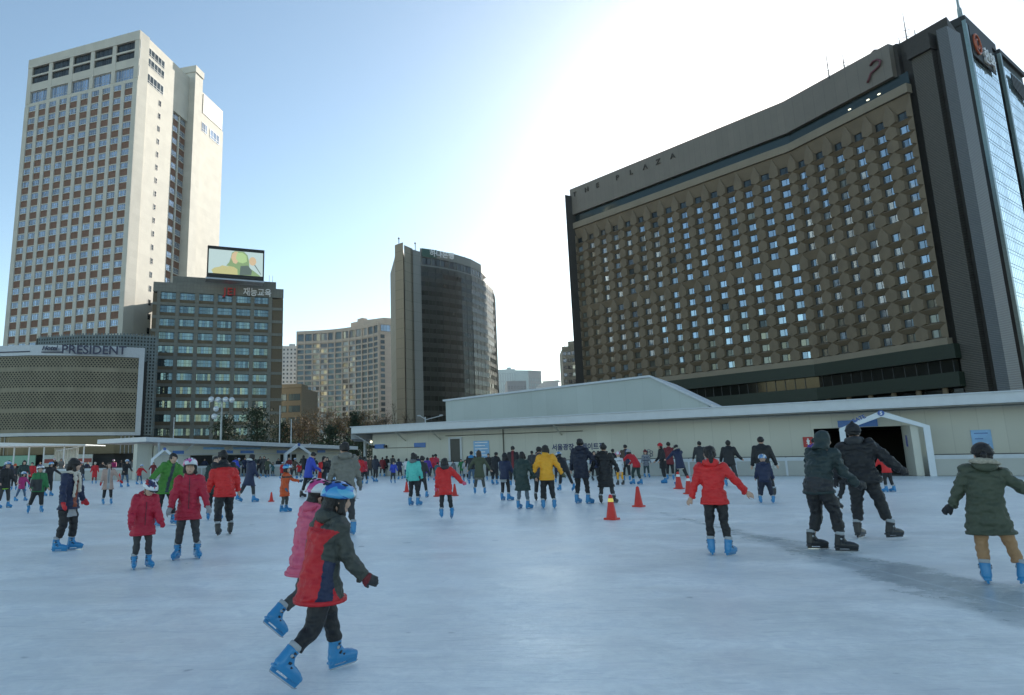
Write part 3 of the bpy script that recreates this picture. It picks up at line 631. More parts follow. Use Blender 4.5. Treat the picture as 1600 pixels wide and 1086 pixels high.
simple_block('low_office', 'low brownish office with teal windows between tiled block and curved hotel', [(-50, 214), (-40.6, 212.5), (-38, 230), (-48, 232)], 25, 'brown_stone', 2, 6, 1.2, 3.9, 4.0, 2.2, pane='pane_teal', bays=3)
t_, F_, ln = simple_block('glass_office', 'faint bluish glass office block far off, right of the bank tower', [(70.2, 593.7), (85.5, 590), (98.2, 593), (110, 640), (80, 640)], 79, 'far_glass', 7, 9, 5, 8, 1.7, 7.4, pane='far_glass', extra=[(8, 4, 2)])
simple_block('stepped_office', 'grey stepped office far away beside the bluish glass one', [(98.5, 594), (112, 602), (119, 639), (90, 640)], 78, 'far_grey', 5, 14, 4, 5, 1.6, 3, pane='far_glass')
simple_block('grey_office', 'small grey block in front of the bluish glass office', [(62, 470), (76, 470), (76, 485), (62, 485)], 54, 'far_grey', 6, 12, 3, 4.2, 1.2, 2, pane='far_grey')
simple_block('snowy_block', 'low pale far building left of the brown office', [(95.9, 511), (107.3, 505), (112, 540), (96, 545)], 58, 'far_white', 3, 8, 5, 6, 2, 2, pane='far_grey')
simple_block('brown_office', 'narrow brown office with a roof aerial beside the hexagon hotel', [(77.0, 348.5), (86, 344.5), (92, 368), (80, 370)], 58.5, 'brown_stone', 4, 14, 4, 3.9, 1.9, 2.0, pane='pane_mix', extra=[(3, 4, 3)])
antenna('aerial', '', 79.3, 352, 59, 14).parent = None
tag(bpy.data.objects['aerial'], 'thin tall aerial on the roof of the narrow brown office', 'antenna')
# ================================================================== rink ice and surroundings
def ice_material():
    m = mat('ice', (.62, .70, .78), .34, 0, .0); n = m.node_tree.nodes; l = m.node_tree.links; b = n['Principled BSDF']
    tc = n.new('ShaderNodeTexCoord')
    def noise(scale, stretch, rot=0, detail=6, rough=.6, dist=0):
        mp = n.new('ShaderNodeMapping'); mp.inputs['Scale'].default_value = stretch; mp.inputs['Rotation'].default_value = (0, 0, rot); l.new(tc.outputs['Object'], mp.inputs[0])
        z = n.new('ShaderNodeTexNoise'); z.inputs['Scale'].default_value = scale; z.inputs['Detail'].default_value = detail; z.inputs['Roughness'].default_value = rough; z.inputs['Distortion'].default_value = dist; l.new(mp.outputs[0], z.inputs[0]); return z.outputs[0]
    def rng(v, a, b_, c, d):
        r = n.new('ShaderNodeMapRange'); r.interpolation_type = 'SMOOTHSTEP'
        for i, q in enumerate((a, b_, c, d)): r.inputs[i+1].default_value = q
        l.new(v, r.inputs[0]); return r.outputs[0]
    def M(op, a, b_=None):
        q = n.new('ShaderNodeMath'); q.operation = op
        for i, v in enumerate((a, b_)):
            if v is None: continue
            if isinstance(v, (int, float)): q.inputs[i].default_value = v
            else: l.new(v, q.inputs[i])
        return q.outputs[0]
    # blade scratches at several headings, snow dust, broad cloudy patches
    scr = None
    for i, (rot, sc_) in enumerate(((.15, 1.2), (-.5, 1.0), (.9, .8), (1.5, .9), (-1.1, 1.1))):
        v = rng(noise(sc_*9, (.22, 2.4, 1), rot, 3, .7, 1.2), .585, .635, 0, 1)
        scr = v if scr is None else M('MAXIMUM', scr, v)
    dust = rng(noise(.9, (.6, 1, 1), .3, 9, .72), .42, .62, 0, 1)
    fine = noise(14, (1, 1, 1), 0, 8, .75)
    wear = rng(noise(.3, (.8, 1.1, 1), -.55, 6, .66, .8), .40, .66, 0, 1)
    # the wet streak that runs towards the near right corner: distance from a line, with a ragged edge
    sp = n.new('ShaderNodeSeparateXYZ'); l.new(tc.outputs['Object'], sp.inputs[0])
    x0, y0, x1, y1 = 5.45, 13.4, 5.3, 5.5; ln = hypot(x1-x0, y1-y0); nx, ny = -(y1-y0)/ln, (x1-x0)/ln
    dist = M('ADD', M('ADD', M('MULTIPLY', sp.outputs[0], nx), M('MULTIPLY', sp.outputs[1], ny)), -(x0*nx+y0*ny))
    along_ = M('ADD', M('ADD', M('MULTIPLY', sp.outputs[0], (x1-x0)/ln), M('MULTIPLY', sp.outputs[1], (y1-y0)/ln)), -(x0*(x1-x0)+y0*(y1-y0))/ln)
    rag = M('MULTIPLY', M('SUBTRACT', noise(1.1, (1, 1, 1), 0, 7, .72), .5), 1.5)
    halfw = M('MAXIMUM', M('MULTIPLY', M('ADD', along_, .6), .075), -.2)
    wet = rng(M('SUBTRACT', M('ADD', M('ABSOLUTE', dist), rag), halfw), -.25, .2, 1, 0)
    line_ = M('MULTIPLY', rng(M('ABSOLUTE', M('ADD', dist, .12)), .0, .035, 1, 0), wet)
    wet = M('MULTIPLY', wet, .8)
    def mix(f, a, c):
        q = n.new('ShaderNodeMix'); q.data_type = 'RGBA'; l.new(f, q.inputs[0])
        for i, v in ((6, a), (7, c)):
            if isinstance(v, tuple): q.inputs[i].default_value = (*v, 1)
            else: l.new(v, q.inputs[i])
        return q.outputs[2]
    c = mix(dust, (.86, .895, .87), (.94, .97, .94)); c = mix(M('MULTIPLY', wear, .6), c, (.76, .775, .78)); c = mix(M('MULTIPLY', scr, .10), c, (.66, .70, .71))
    c = mix(M('MULTIPLY', rng(fine, .4, .65, 0, 1), .5), c, (.74, .76, .77)); c = mix(M('MULTIPLY', rng(noise(3.2, (.9, 1.1, 1), .5, 8, .74, 1.0), .44, .60, 0, 1), .5), c, (.70, .74, .76))
    c = mix(M('MULTIPLY', rng(noise(5, (.25, 2.6, 1), -1.15, 2, .5, 2.2), .62, .65, 0, 1), .35), c, (.99, .99, .98))
    c = mix(M('MULTIPLY', rng(noise(5, (.22, 2.4, 1), 1.0, 2, .5, 2.0), .63, .66, 0, 1), .35), c, (.55, .60, .63))
    c = mix(M('MULTIPLY', rng(noise(2.2, (1, 1.3, 1), 0, 2, .5), .72, .75, 0, 1), .7), c, (.35, .39, .42))
    c = mix(wet, c, (.38, .44, .46)); c = mix(M('MULTIPLY', line_, .6), c, (.7, .76, .8))
    l.new(c, b.inputs['Base Color'])
    r_ = M('ADD', M('MULTIPLY', dust, .16), .30); r_ = M('SUBTRACT', r_, M('MULTIPLY', wet, .16)); l.new(r_, b.inputs['Roughness'])
    bp = n.new('ShaderNodeBump'); bp.inputs['Strength'].default_value = .35; bp.inputs['Distance'].default_value = .01
    l.new(M('ADD', M('MULTIPLY', fine, .6), M('ADD', M('MULTIPLY', scr, -.5), M('MULTIPLY', dust, .8))), bp.inputs['Height']); l.new(bp.outputs[0], b.inputs['Normal'])
ice_material()
RF = Fr((-2.1, 49.0), -33.7)      # the long side of the rink, right; origin at pixel column 620
LFp = [(-13.9, 60.2), (-23.4, 54.6), (-27.9, 54.2), (-46, 54.8)]
b = MB(); b.add([(-60, -30, .0), (60, -30, .0), (60, 8, .0), RF(50, 0, .0), RF(-14.2, 0, .0), (-23.4, 55.0, .0), (-60, 55.2, .0)], [(0, 1, 2, 3, 4, 5, 6)])
b.build('ice', 'ice', kind='structure')
b = MB(); b.add([(-120, 40, -.008), (70, 15, -.008), (70, 110, -.008), (-120, 120, -.008)], [(0, 1, 2, 3)]); b.build('plaza_pavement', 'paving', kind='structure')
# boards round the rink
mat('board', (.34, .35, .33), .28, 0, .1, .6, coat=.3); mat('rail_white', (.50, .53, .56), .5, 0, .05); mat('rail_dark', (.03, .035, .045), .5)
mat('board_print', (.55, .56, .56), .5)
def boards(name, label, runs):
    t = thing(name, label, 'fence', (runs[0][0](runs[0][1], 0, 0)))
    for F_, s0, s1 in runs:
        n = max(1, round((s1-s0)/2.4)); w = (s1-s0)/n
        for i in range(n):
            b = MB(); F_.box(b, s0+i*w+.01, s0+(i+1)*w-.01, -.06, .0, .02, .86); b.build('panel', 'board', t)
        b = MB(); F_.box(b, s0, s1, -.10, .03, .86, .98); b.build('top_rail', 'rail_white', t)
        b = MB(); F_.box(b, s0, s1, -.07, -.02, 1.0, 1.04); 
        for i in range(n+1): F_.box(b, s0+i*w-.03 if i else s0, s0+i*w+.03 if i < n else s1, -.07, -.02, .98, 1.0)
        b.build('handrail', 'rail_dark', t)
        b = MB(); F_.box(b, s0, s1, .0, .012, .80, .86)
        for i in range(n+1): F_.box(b, max(s0, s0+i*w-.05), min(s1, s0+i*w+.05), .0, .02, .02, .86)
        b.build('posts', 'rail_white', t)
    return t
bt = boards('rink_boards', 'grey rink boards along the long right side, up to the fifth gate', [(RF, -13.6, 28.15)])
text('방향', .34, .01, lambda x, o, y: RF(24.75+x, .004+o, .44+y), 'board_print', 'lettering', bt, bold=.01)
b = MB(); b.extr([(23.95, .6), (24.3, .8), (24.3, .4)], RF, .004, .014); b.build('arrow_mark', 'board_print', bt)
boards('rink_boards', 'grey rink boards right of the fifth gate', [(RF, 31.7, 48)])
LF2 = Fr((-23.4, 54.6), math.degrees(atan2(5.6, 9.5))); LF3 = Fr((-46, 54.8), -.8)
boards('rink_boards', 'grey rink boards closing the far left corner', [(LF2, .2, 11.0)])
boards('rink_boards', 'white railed boards at the far left behind the crowd', [(LF3, 0, 22.4)])
# ================================================================== the temporary pavilion on the right
mat('clad', (.55, .54, .47), .5, 0, .06, .3); joints(MATS['clad'], 1.0, 30, .14, .02); mat('clad2', (.40, .44, .42), .45, 0, .06, .3); joints(MATS['clad2'], 1.2, 30, .12, .02)
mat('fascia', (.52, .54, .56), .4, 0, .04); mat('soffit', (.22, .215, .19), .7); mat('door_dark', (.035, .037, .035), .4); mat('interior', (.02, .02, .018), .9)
mat('sign_blue', (.035, .11, .32), .4, emis=(.05, .16, .4, .05)); mat('sign_light', (.22, .42, .68), .4, 0, .15, 2); mat('sign_red', (.42, .02, .02), .4); mat('sign_navy', (.02, .03, .15), .4); mat('print_white', (.75, .77, .8), .4); mat('print_navy', (.02, .035, .12), .5)
mat('lining', (.14, .145, .13), .6)
pv = thing('pavilion', 'long low cream clad pavilion with a white eave behind the right rink boards', 'building', RF(15, -5, 0))
b = MB(); WD = -1.5
for s0, s1 in ((-3.5, 27.05), (31.3, 49)): RF.box(b, s0, s1, WD-.3, WD, 0, 3.45)
RF.box(b, 27.05, 31.3, WD-.3, WD, 2.48, 3.45)
RF.box(b, -3.5, -3.2, -14, WD-.31, 0, 3.45)
RF.box(b, -3.4, 49, -14.3, -14, 0, 3.4)
b.build('wall', 'clad', pv, wall=RF.a)
b = MB(); RF.box(b, 27.05, 31.3, -9, -8.9, 0, 2.48); RF.box(b, 26.9, 27.04, -9, WD-.31, 0, 3); RF.box(b, 31.31, 31.4, -9, WD-.31, 0, 3); RF.box(b, 27, 31.35, -9, WD-.31, 2.5, 2.6); b.build('gateway_lining', 'interior', pv)
b = MB(); b.prism([RF.xy(30.9, WD-.02), RF.xy(31.3, WD-.02), RF.xy(31.5, -.2), RF.xy(31.2, -.2)], 0, 2.45); b.build('gateway_jamb', 'clad', pv, wall=RF.a)
b = MB(); b.prism([RF.xy(-4.2, .3), RF.xy(50, .3), RF.xy(50, -15), RF.xy(-4.2, -15)], 3.32, 3.80); b.build('roof_fascia', 'fascia', pv)
b = MB(); RF.box(b, -4.3, 50, -15.1, .38, 3.80, 3.86); b.build('roof_edge', 'rail_white', pv)
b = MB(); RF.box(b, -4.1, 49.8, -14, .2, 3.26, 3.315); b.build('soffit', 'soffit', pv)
b = MB()
for s_ in (-.2, 3.0, 12.6): b.tube([RF(s_, WD+.02, 2.65), RF(s_-.0, -.1, 3.28)], .05, 5)
b.build('brackets', 'clad', pv)
b = MB(); RF.box(b, 3.88, 4.71, WD, WD+.04, .02, 2.65); b.build('door', 'door_dark', pv)
b = MB(); RF.box(b, 3.72, 3.88, WD, WD+.08, 0, 2.8); RF.box(b, 4.71, 4.87, WD, WD+.08, 0, 2.8); RF.box(b, 3.88, 4.71, WD, WD+.08, 2.66, 2.8); b.build('door_frame', 'rail_white', pv)
b = MB(); b.tube([RF(3.5, WD+.1, 2.9), RF(14.1, WD+.1, 2.86)], .02, 4); b.tube([RF(8.27, WD+.08, .1), RF(8.27, WD+.08, 3.2)], .035, 4); b.tube([RF(-2.1, WD+.08, 2.13), RF(1.2, WD+.08, 2.13)], .015, 4); b.build('cable_conduit', 'door_dark', pv)
text('서울광장 스케이트장', .46, .01, lambda x, o, y: RF(11.85+x*.92, WD+.01+o, 1.68+y), 'print_navy', 'lettering', pv, bold=.012)
text('시', .3, .01, lambda x, o, y: RF(18.75+x, WD+.01+o, 1.2+y), 'print_navy', 'lettering', pv, bold=.01)
b = MB()
for k in range(6):
    a = k*pi/3+.5; cx, cz = 18.2+.17*cos(a), 1.32+.17*sin(a)
    b.tube([RF(cx+.085*cos(t*pi/4), WD+.02, cz+.085*sin(t*pi/4)) for t in range(9)], .016, 4)
b.build('flower_mark', 'print_navy', pv)
# the end canopy of the pavilion, on posts, with lamps under it
cn = thing('canopy', 'open end canopy with posts and small lamps, left end of cream pavilion', 'canopy', RF(-7, -5, 0))
b = MB(); b.prism([RF.xy(-4.25, .3), RF.xy(-4.25, -13), RF.xy(-9.2, -13), RF.xy(-9.6, -6.5)], 2.9, [3.8, 3.8, 3.1, 3.05]); b.build('roof', 'fascia', cn)
b = MB()
for s_, d in ((-5.8, -3.4), (-7.6, -5.6), (-6.2, -8)): b.tube([RF(s_, d, 0), RF(s_, d, 2.95)], .13, 8)
b.build('posts', 'rail_white', cn)
b = MB(); RF.box(b, -9, -3.6, -12.6, -12.3, 0, 2.95); b.build('back_wall', 'clad', cn, wall=RF.a)
for s_, d in ((-5.2, -4.4), (-7.2, -6)): b = MB(); b.ball(RF(s_, d, 2.8), .11, 8, 5); b.build('lamp', 'lamp_lit', cn)
b = MB(); b.tube([RF(-4.3, -.1, 3.3), RF(-3.5, -1.4, 2.4)], .06, 5); b.build('brace', 'rail_white', cn)
# the taller hall behind
hl = thing('hall', 'taller pale grey-green hall with a sloping roof end rising behind the cream pavilion', 'building', RF(10, -10, 0))
b = MB(); Hp = [(0.0, -6.6), (17.5, -6.6), (20.95, -6.6)]
b.add([RF(.75, -6, 0), RF(17.5, -6, 0), RF(17.5, -6, 6.55), RF(.75, -6, 5.95), RF(21.1, -6, 4.35), RF(21.1, -6, 0), RF(.75, -14, 0), RF(17.5, -14, 0), RF(17.5, -14, 6.6), RF(.75, -14, 6), RF(21.1, -14, 4.4), RF(21.1, -14, 0)],
      [(0, 1, 2, 3), (1, 5, 4, 2), (6, 9, 8, 7), (7, 8, 10, 11), (0, 3, 9, 6), (5, 11, 10, 4), (3, 2, 8, 9), (2, 4, 10, 8)])
b.build('wall', 'clad2', hl, wall=RF.a)
b = MB()
for (a0, z0), (a1, z1) in (((.55, 5.93), (17.5, 6.53)), ((17.5, 6.53), (21.3, 4.25))):
    b.add([RF(a0, -5.85, z0), RF(a1, -5.85, z1), RF(a1, -5.85, z1+.14), RF(a0, -5.85, z0+.14), RF(a0, -14.1, z0), RF(a1, -14.1, z1), RF(a1, -14.1, z1+.14), RF(a0, -14.1, z0+.14)], [(0, 1, 2, 3), (4, 7, 6, 5), (3, 2, 6, 7), (0, 4, 5, 1), (0, 3, 7, 4), (1, 5, 6, 2)])
b.build('roof', 'rail_white', hl)
# signs on the pavilion wall
def plate(name, label, F_, s0, s1, d, z0, z1, m, cat='sign', T=.03, group=None):
    b = MB(); F_.box(b, s0, s1, d, d+T, z0, z1); return b.build(name, m, label=label, cat=cat, group=group)
plate('wall_sign', 'small plain blue sign on the cream wall left of the dark door', RF, .6, 1.65, WD+.02, 2.1, 2.46, 'sign_blue')
o = plate('wall_sign', 'small blue sign between two black lamps at the left end of the cream wall', RF, -3.25, -2.25, WD+.03, 2.1, 2.45, 'sign_blue')
for s0 in (-3.5, -2.24): b = MB(); RF.box(b, s0, s0+.24, WD+.05, WD+.2, 2.16, 2.36); b.build('lamp_box', 'black_wall', o)
def poster(label, s0, s1, z0, z1, rows_):
    o = plate('poster', label, RF, s0, s1, WD+.01, z0, z1, 'sign_light'); b = MB()
    for k in range(rows_):
        z = z1-(z1-z0)*(k+.7)/(rows_+.6); RF.box(b, s0+.12, s1-.12-(k % 2)*.2, WD+.041, WD+.045, z, z+(z1-z0)*.05)
    b.build('print', 'print_white' if rows_ > 3 else 'sign_blue', o)
poster('light blue notice with white lines right of the dark door', 5.83, 7.1, 1.2, 2.45, 5)
poster('light blue notice on the cream wall right of the fifth gate', 33.6, 34.35, 1.2, 2.15, 3)
def figure(F_, s_, d, z, h, m, par, skirt=False):
    b = MB(); b.tube([F_(s_, d, z+h*.9), F_(s_, d+.01, z+h*.9)], h*.1, 8); q = h
    pts_ = [(-.18*q, .62*q), (-.18*q, .78*q), (.18*q, .78*q), (.18*q, .62*q), (.1*q, .4*q), (.3*q*(1 if skirt else .35), .3*q), (.08*q, .3*q), (.08*q, 0), (-.08*q, 0), (-.08*q, .3*q), (-.3*q*(1 if skirt else .35), .3*q), (-.1*q, .4*q)]
    b.extr([(s_+x, z+y) for x, y in pts_], F_, d, d+.01); b.build('pictogram', m, par)
o = plate('toilet_sign', 'red square sign with a white woman figure, left of the gateway', RF, 26.5, 26.98, WD+.02, 1.5, 2.05, 'sign_red'); figure(RF, 26.74, WD+.055, 1.57, .4, 'print_white', o, True)
JB = Fr(RF(31.02, WD, 0)[:2], -33.7+62)
o = plate('toilet_sign', 'navy square sign with a white man figure, on the right gateway jamb', RF, 30.98, 31.42, -.85, 1.42, 1.98, 'sign_navy'); figure(RF, 31.2, -.81, 1.48, .42, 'print_white', o)
plate('gateway_sign', 'blue board over the gateway behind the fifth gate arch', RF, 28.2, 29.95, WD+.04, 2.5, 2.86, 'sign_blue')
# gate arches
mat('arch_white', (.62, .66, .70), .4, 0, .03); mat('disc_blue', (.04, .10, .33), .4)
def arch(label, F_, s0, s1, se, zt, d, w, num=None, txt=True, depth=.22):
    """a house-shaped arch: two legs, two sloping arms, a disc at the peak"""
    mid = (s0+s1)/2; zl = zt-se; t = thing('gate_arch', label, 'arch', F_(mid, d, 0), group='gate arches round the rink')
    T = lambda a, dd, c: F_(a, dd, c)
    b = MB(); out = [(s0, 0), (s0, zl), (mid, zt), (s1, zl), (s1, 0), (s1-w, 0), (s1-w, zl-w*.3), (mid, zt-w*1.15), (s0+w, zl-w*.3), (s0+w, 0)]
    q4 = [(0, 1, 8, 9), (1, 2, 7, 8), (2, 3, 6, 7), (3, 4, 5, 6)]
    V = [T(a, d, c) for a, c in out]+[T(a, d-depth, c) for a, c in out]; Fc = []
    for f in q4: Fc.append(f); Fc.append(tuple(10+i for i in f[::-1]))
    for i in range(10): Fc.append((i, (i+1) % 10, 10+(i+1) % 10, 10+i))
    b.add(V, Fc); b.build('frame', 'arch_white', t)
    b = MB(); b.tube([T(mid, d+.0, zt-.12), T(mid, d+.04, zt-.12)], w*.55, 16); b.build('disc', 'disc_blue', t)
    if num: text(num, .22, .01, lambda x, o, y: T(mid+x, d+.045+o, zt-.2+y), 'print_white', 'number', t, align='CENTER', bold=.008)
    if txt:
        sl_ = atan2(se, mid-s0); L_ = lambda x, y: (s0+.62+x*cos(sl_)-y*sin(sl_), zl+.02+.62*tan(sl_)*.82+x*sin(sl_)+y*cos(sl_))
        text('GATE', .26, .01, lambda x, o, y: T(L_(x, y)[0], d+.004+o, L_(x, y)[1]), 'disc_blue', 'lettering', t, bold=.008)
    return t
arch('white house-shaped arch of the fifth gate, with its blue number disc', RF, 28.25, 31.95, .82, 3.22, .12, .26, '5')
Q2 = Fr((-13.9, 60.0), 56.3)
arch('small white gate arch in front of the middle of the far left pavilion', Fr((-13.6, 63.2), 50), 0, 3.4, 1.0, 2.95, .0, .3, None, False)
arch('sunlit white gate arch at the left end of the far left pavilion', Fr((-21.9, 51.9), 20), 0, 2.0, .9, 2.55, .0, .22, None, False)
# ================================================================== the left pavilion
lp = thing('pavilion', 'low cream pavilion with a white sloping eave behind the far left corner of the rink', 'building', Q2(0, -6, 0))
b = MB(); Q2.box(b, -9.9, 13.5, -3.8, -3.5, 0, 2.75); Q2.box(b, -11.3, -9.91, -4.4, -3.9, 0, 2.9); b.build('wall', 'clad', lp, wall=Q2.a)
def sl(s_): return 3.38-(s_+11.6)*.0262
b = MB(); V = []
for a in (-11.8, 14.5):
    for d in (-9, -2): V += [Q2(a, d, sl(a)-.36), Q2(a, d, sl(a))]
b.add(V, [(0, 2, 3, 1), (2, 6, 7, 3), (6, 4, 5, 7), (4, 0, 1, 5), (1, 3, 7, 5), (0, 4, 6, 2)]); b.build('roof', 'fascia', lp)
b = MB(); Q2.box(b, -9.5, 13, -3.4, -3.3, 1.98, 2.04)
for a in (-7, -2.5, 2, 7): b.tube([Q2(a, -3.45, 2.35), Q2(a, -2.1, 3.0)], .05, 5)
b.tube([Q2(-10.6, -2.1, 3.0), Q2(-9.6, -3.4, 1.9)], .09, 5); b.build('brackets', 'rail_white', lp)
for a, w in ((-8.3, 1.1), (-3.0, 1.1), (-1.0, 1.6), (3.6, 1.4), (9.5, 1.2)):
    plate('wall_sign', {-8.3: 'dark blue sign near the left end of the far left pavilion', -3.0: 'dark blue sign half hidden by the flood light pole', -1.0: 'dark blue sign in the middle of the far left pavilion', 3.6: 'dark blue sign beside the far left gate arch', 9.5: 'dark blue sign near the right end of the far left pavilion'}[a], Q2, a, a+w, -3.48, 2.05, 2.32, 'sign_blue')
for a, w, s_ in ((-5.2, 2.3, 'left'), (-1.9, 3.4, 'right')): plate('banner', 'pale blue %s banner high on the far left pavilion wall' % s_, Q2, a, a+w, -3.49, 2.42, 2.62, 'sign_light', 'banner')
for a0, a1 in ((-6.5, -4.2), (-2.6, -.4), (4.1, 6.3)): b = MB(); Q2.box(b, a0, a1, -3.5, -3.46, .1, 1.9); b.build('opening', 'interior', lp)
# sunlit awning far left
aw = thing('awning', 'long white sunlit awning on thin posts behind the left crowd', 'canopy', (-40, 67, 0))
b = MB(); b.add([(-48, 65.6, 3.3), (-35.6, 67.9, 3.28), (-35.6, 67.9, 3.38), (-48, 65.6, 3.85), (-48, 71, 3.3), (-36, 73, 3.28), (-36, 73, 3.38), (-48, 71, 3.85)], [(0, 1, 2, 3), (4, 7, 6, 5), (3, 2, 6, 7), (0, 4, 5, 1), (0, 3, 7, 4), (1, 5, 6, 2)]); b.build('roof', 'arch_white', aw)
for i, x in enumerate((-45.5, -44.0, -42.6, -41.2, -39.8, -37.9, -36.0)): b = MB(); b.tube([(x, 66.2+(x+48)*.185, 0), (x, 66.2+(x+48)*.185, 3.3)], .08, 6); b.build('post', 'arch_white', aw)
b = MB(); b.tube([(-36, 68.6, 3.25), (-38.6, 68, 2.75)], .05, 5); b.build('brace', 'arch_white', aw)
mat('curtain_white', (.62, .64, .62), .7)
b = MB(); n_ = 40; V = []
for i in range(n_+1): x = -40.2+2.6*i/n_; y = 70.3+.1*sin(i*1.3); V += [(x, y, .1), (x, y, 3.1)]
b.add(V, [(2*i, 2*i+2, 2*i+3, 2*i+1) for i in range(n_)]); b.build('curtain', 'curtain_white', aw)
# ================================================================== poles
mat('pole_grey', (.30, .33, .35), .4, .5); mat('lamp_glass', (.55, .58, .6), .2, .2)
fp = thing('flood_light_pole', 'grey pole carrying round flood lamps in front of the office block', 'lamp', (-19.0, 60.3, 0))
b = MB(); b.tube([(-19, 60.3, 0), (-19, 60.3, 7.2)], [.13, .08], 8); b.tube([(-19.9, 60.1, 7.0), (-18.1, 60.6, 7.0)], .05, 6); b.tube([(-19.6, 60.2, 5.6), (-19, 60.3, 5.9)], .04, 5); b.build('pole', 'pole_grey', fp)
for x, z in ((-19.95, 7.1), (-19.3, 7.05), (-18.6, 7.05), (-18.0, 7.0), (-19.45, 6.2), (-19.6, 5.5)):
    b = MB(); b.ball((x, 60.05, z), (.27, .2, .27), 12, 8); b.build('lamp_head', 'lamp_glass', fp, smooth=True)
b = MB(); b.box(-19.35, -18.65, 60.05, 60.1, .4, 2.9); o = b.build('banner', 'print_white', label='narrow white vertical banner hanging on the flood light pole', cat='banner')
b = MB(); b.box(-19.06, -18.92, 60.0, 60.045, 1.9, 2.6); b.box(-19.08, -18.9, 60.0, 60.045, 1.4, 1.6); b.build('print', 'sign_navy', o)
def pole(label, x, y, h, r=.07):
    b = MB(); b.tube([(x, y, 0), (x, y, h)], [r, r*.6], 6); return b.build('pole', 'rail_white', label=label, cat='pole')
pole('thin white pole left of the flood light pole', -26.2, 67.4, 6.0); pole('tall thin white pole at the right edge of the office block', -18.6, 83, 8.3, .1); pole('thin white pole in front of the bare trees', -13.4, 65, 5.4)
sl_ = thing('street_lamp', 'white double street lamp in front of the bank tower', 'lamp', (0.2, 92, 0))
b = MB(); b.tube([(.2, 92, 0), (.2, 92, 7.0)], [.14, .1], 6); b.tube([(.2, 92, 6.6), (2.6, 92, 7.15)], .06, 5); b.tube([(.2, 92, 6.7), (-.6, 92, 7.2)], .06, 5); b.build('pole', 'rail_white', sl_)
for x in (2.5, -.7): b = MB(); b.ball((x, 92, 7.2), (.3, .15, .1), 8, 5); b.build('lamp_head', 'rail_white', sl_)
# ================================================================== traffic cones
mat('cone_red', (.62, .035, .02), .4, 0, .08, 6); mat('cone_yellow', (.85, .65, .12), .35, emis=(.8, .6, .1, .15)); mat('cone_white', (.75, .75, .72), .4)
def cone(x, y, h, label, band=None):
    t = thing('traffic_cone', label, 'traffic cone', (x, y, 0), 'red traffic cones on the ice')
    b = MB(); n = 20; prof = [(.165, .035), (.15, .06), (.055, .66), (.035, .70), (.02, .705)]
    for r, z in prof: b.v += [(x+r*h/.7*cos(2*pi*i/n), y+r*h/.7*sin(2*pi*i/n), z*h/.7) for i in range(n)]
    for j in range(len(prof)-1):
        for i in range(n): b.f.append((j*n+i, j*n+(i+1) % n, (j+1)*n+(i+1) % n, (j+1)*n+i)); b.m.append(0)
    b.f.append(tuple(4*n+i for i in range(n))); b.m.append(0); b.build('body', 'cone_red', t, smooth=True)
    b = MB(); s = .23*h/.7; b.prism([(x+s*cos(a)*1.0, y+s*sin(a)) for a in [pi/4*k+.39+(.25 if k % 2 else -.25) for k in range(8)]], .004, .04); b.build('base', 'cone_red', t)
    if band:
        b = MB(); r0, r1 = .098, .085
        for r, z in ((.084, .50), (.066, .60)): b.v += [(x+r*h/.7*cos(2*pi*i/n), y+r*h/.7*sin(2*pi*i/n), z*h/.7) for i in range(n)]
        b.f = [(i, (i+1) % n, n+(i+1) % n, n+i) for i in range(n)]; b.m = [0]*n; b.build('reflective_band', band, t, smooth=True)
cone(3.96, 14.06, .52, 'nearest red cone, with a yellow band near its top, in the open middle', 'cone_yellow')
cone(5.56, 17.17, .52, 'plain red cone just behind and right of the yellow banded one')
cone(9.65, 24.92, .64, 'red cone with pale band behind the girl in the red hooded jacket, left one', 'cone_white')
cone(8.78, 21.84, .6, 'red cone with pale band half hidden by the girl in the red hooded jacket', 'cone_white')
cone(-5.21, 22.18, .32, 'small red cone left of the boy in the orange jacket'); cone(0.41, 23.17, .4, 'red cone at the left hand of the child in the red puffer with arm out')
cone(1.05, 23.4, .42, 'red cone on the right behind the child in the red puffer with arm out'); cone(-.75, 26.5, .42, 'red cone behind the girl in the mint jacket'); cone(-23.2, 49.5, .6, 'large far red cone near the left rink boards')
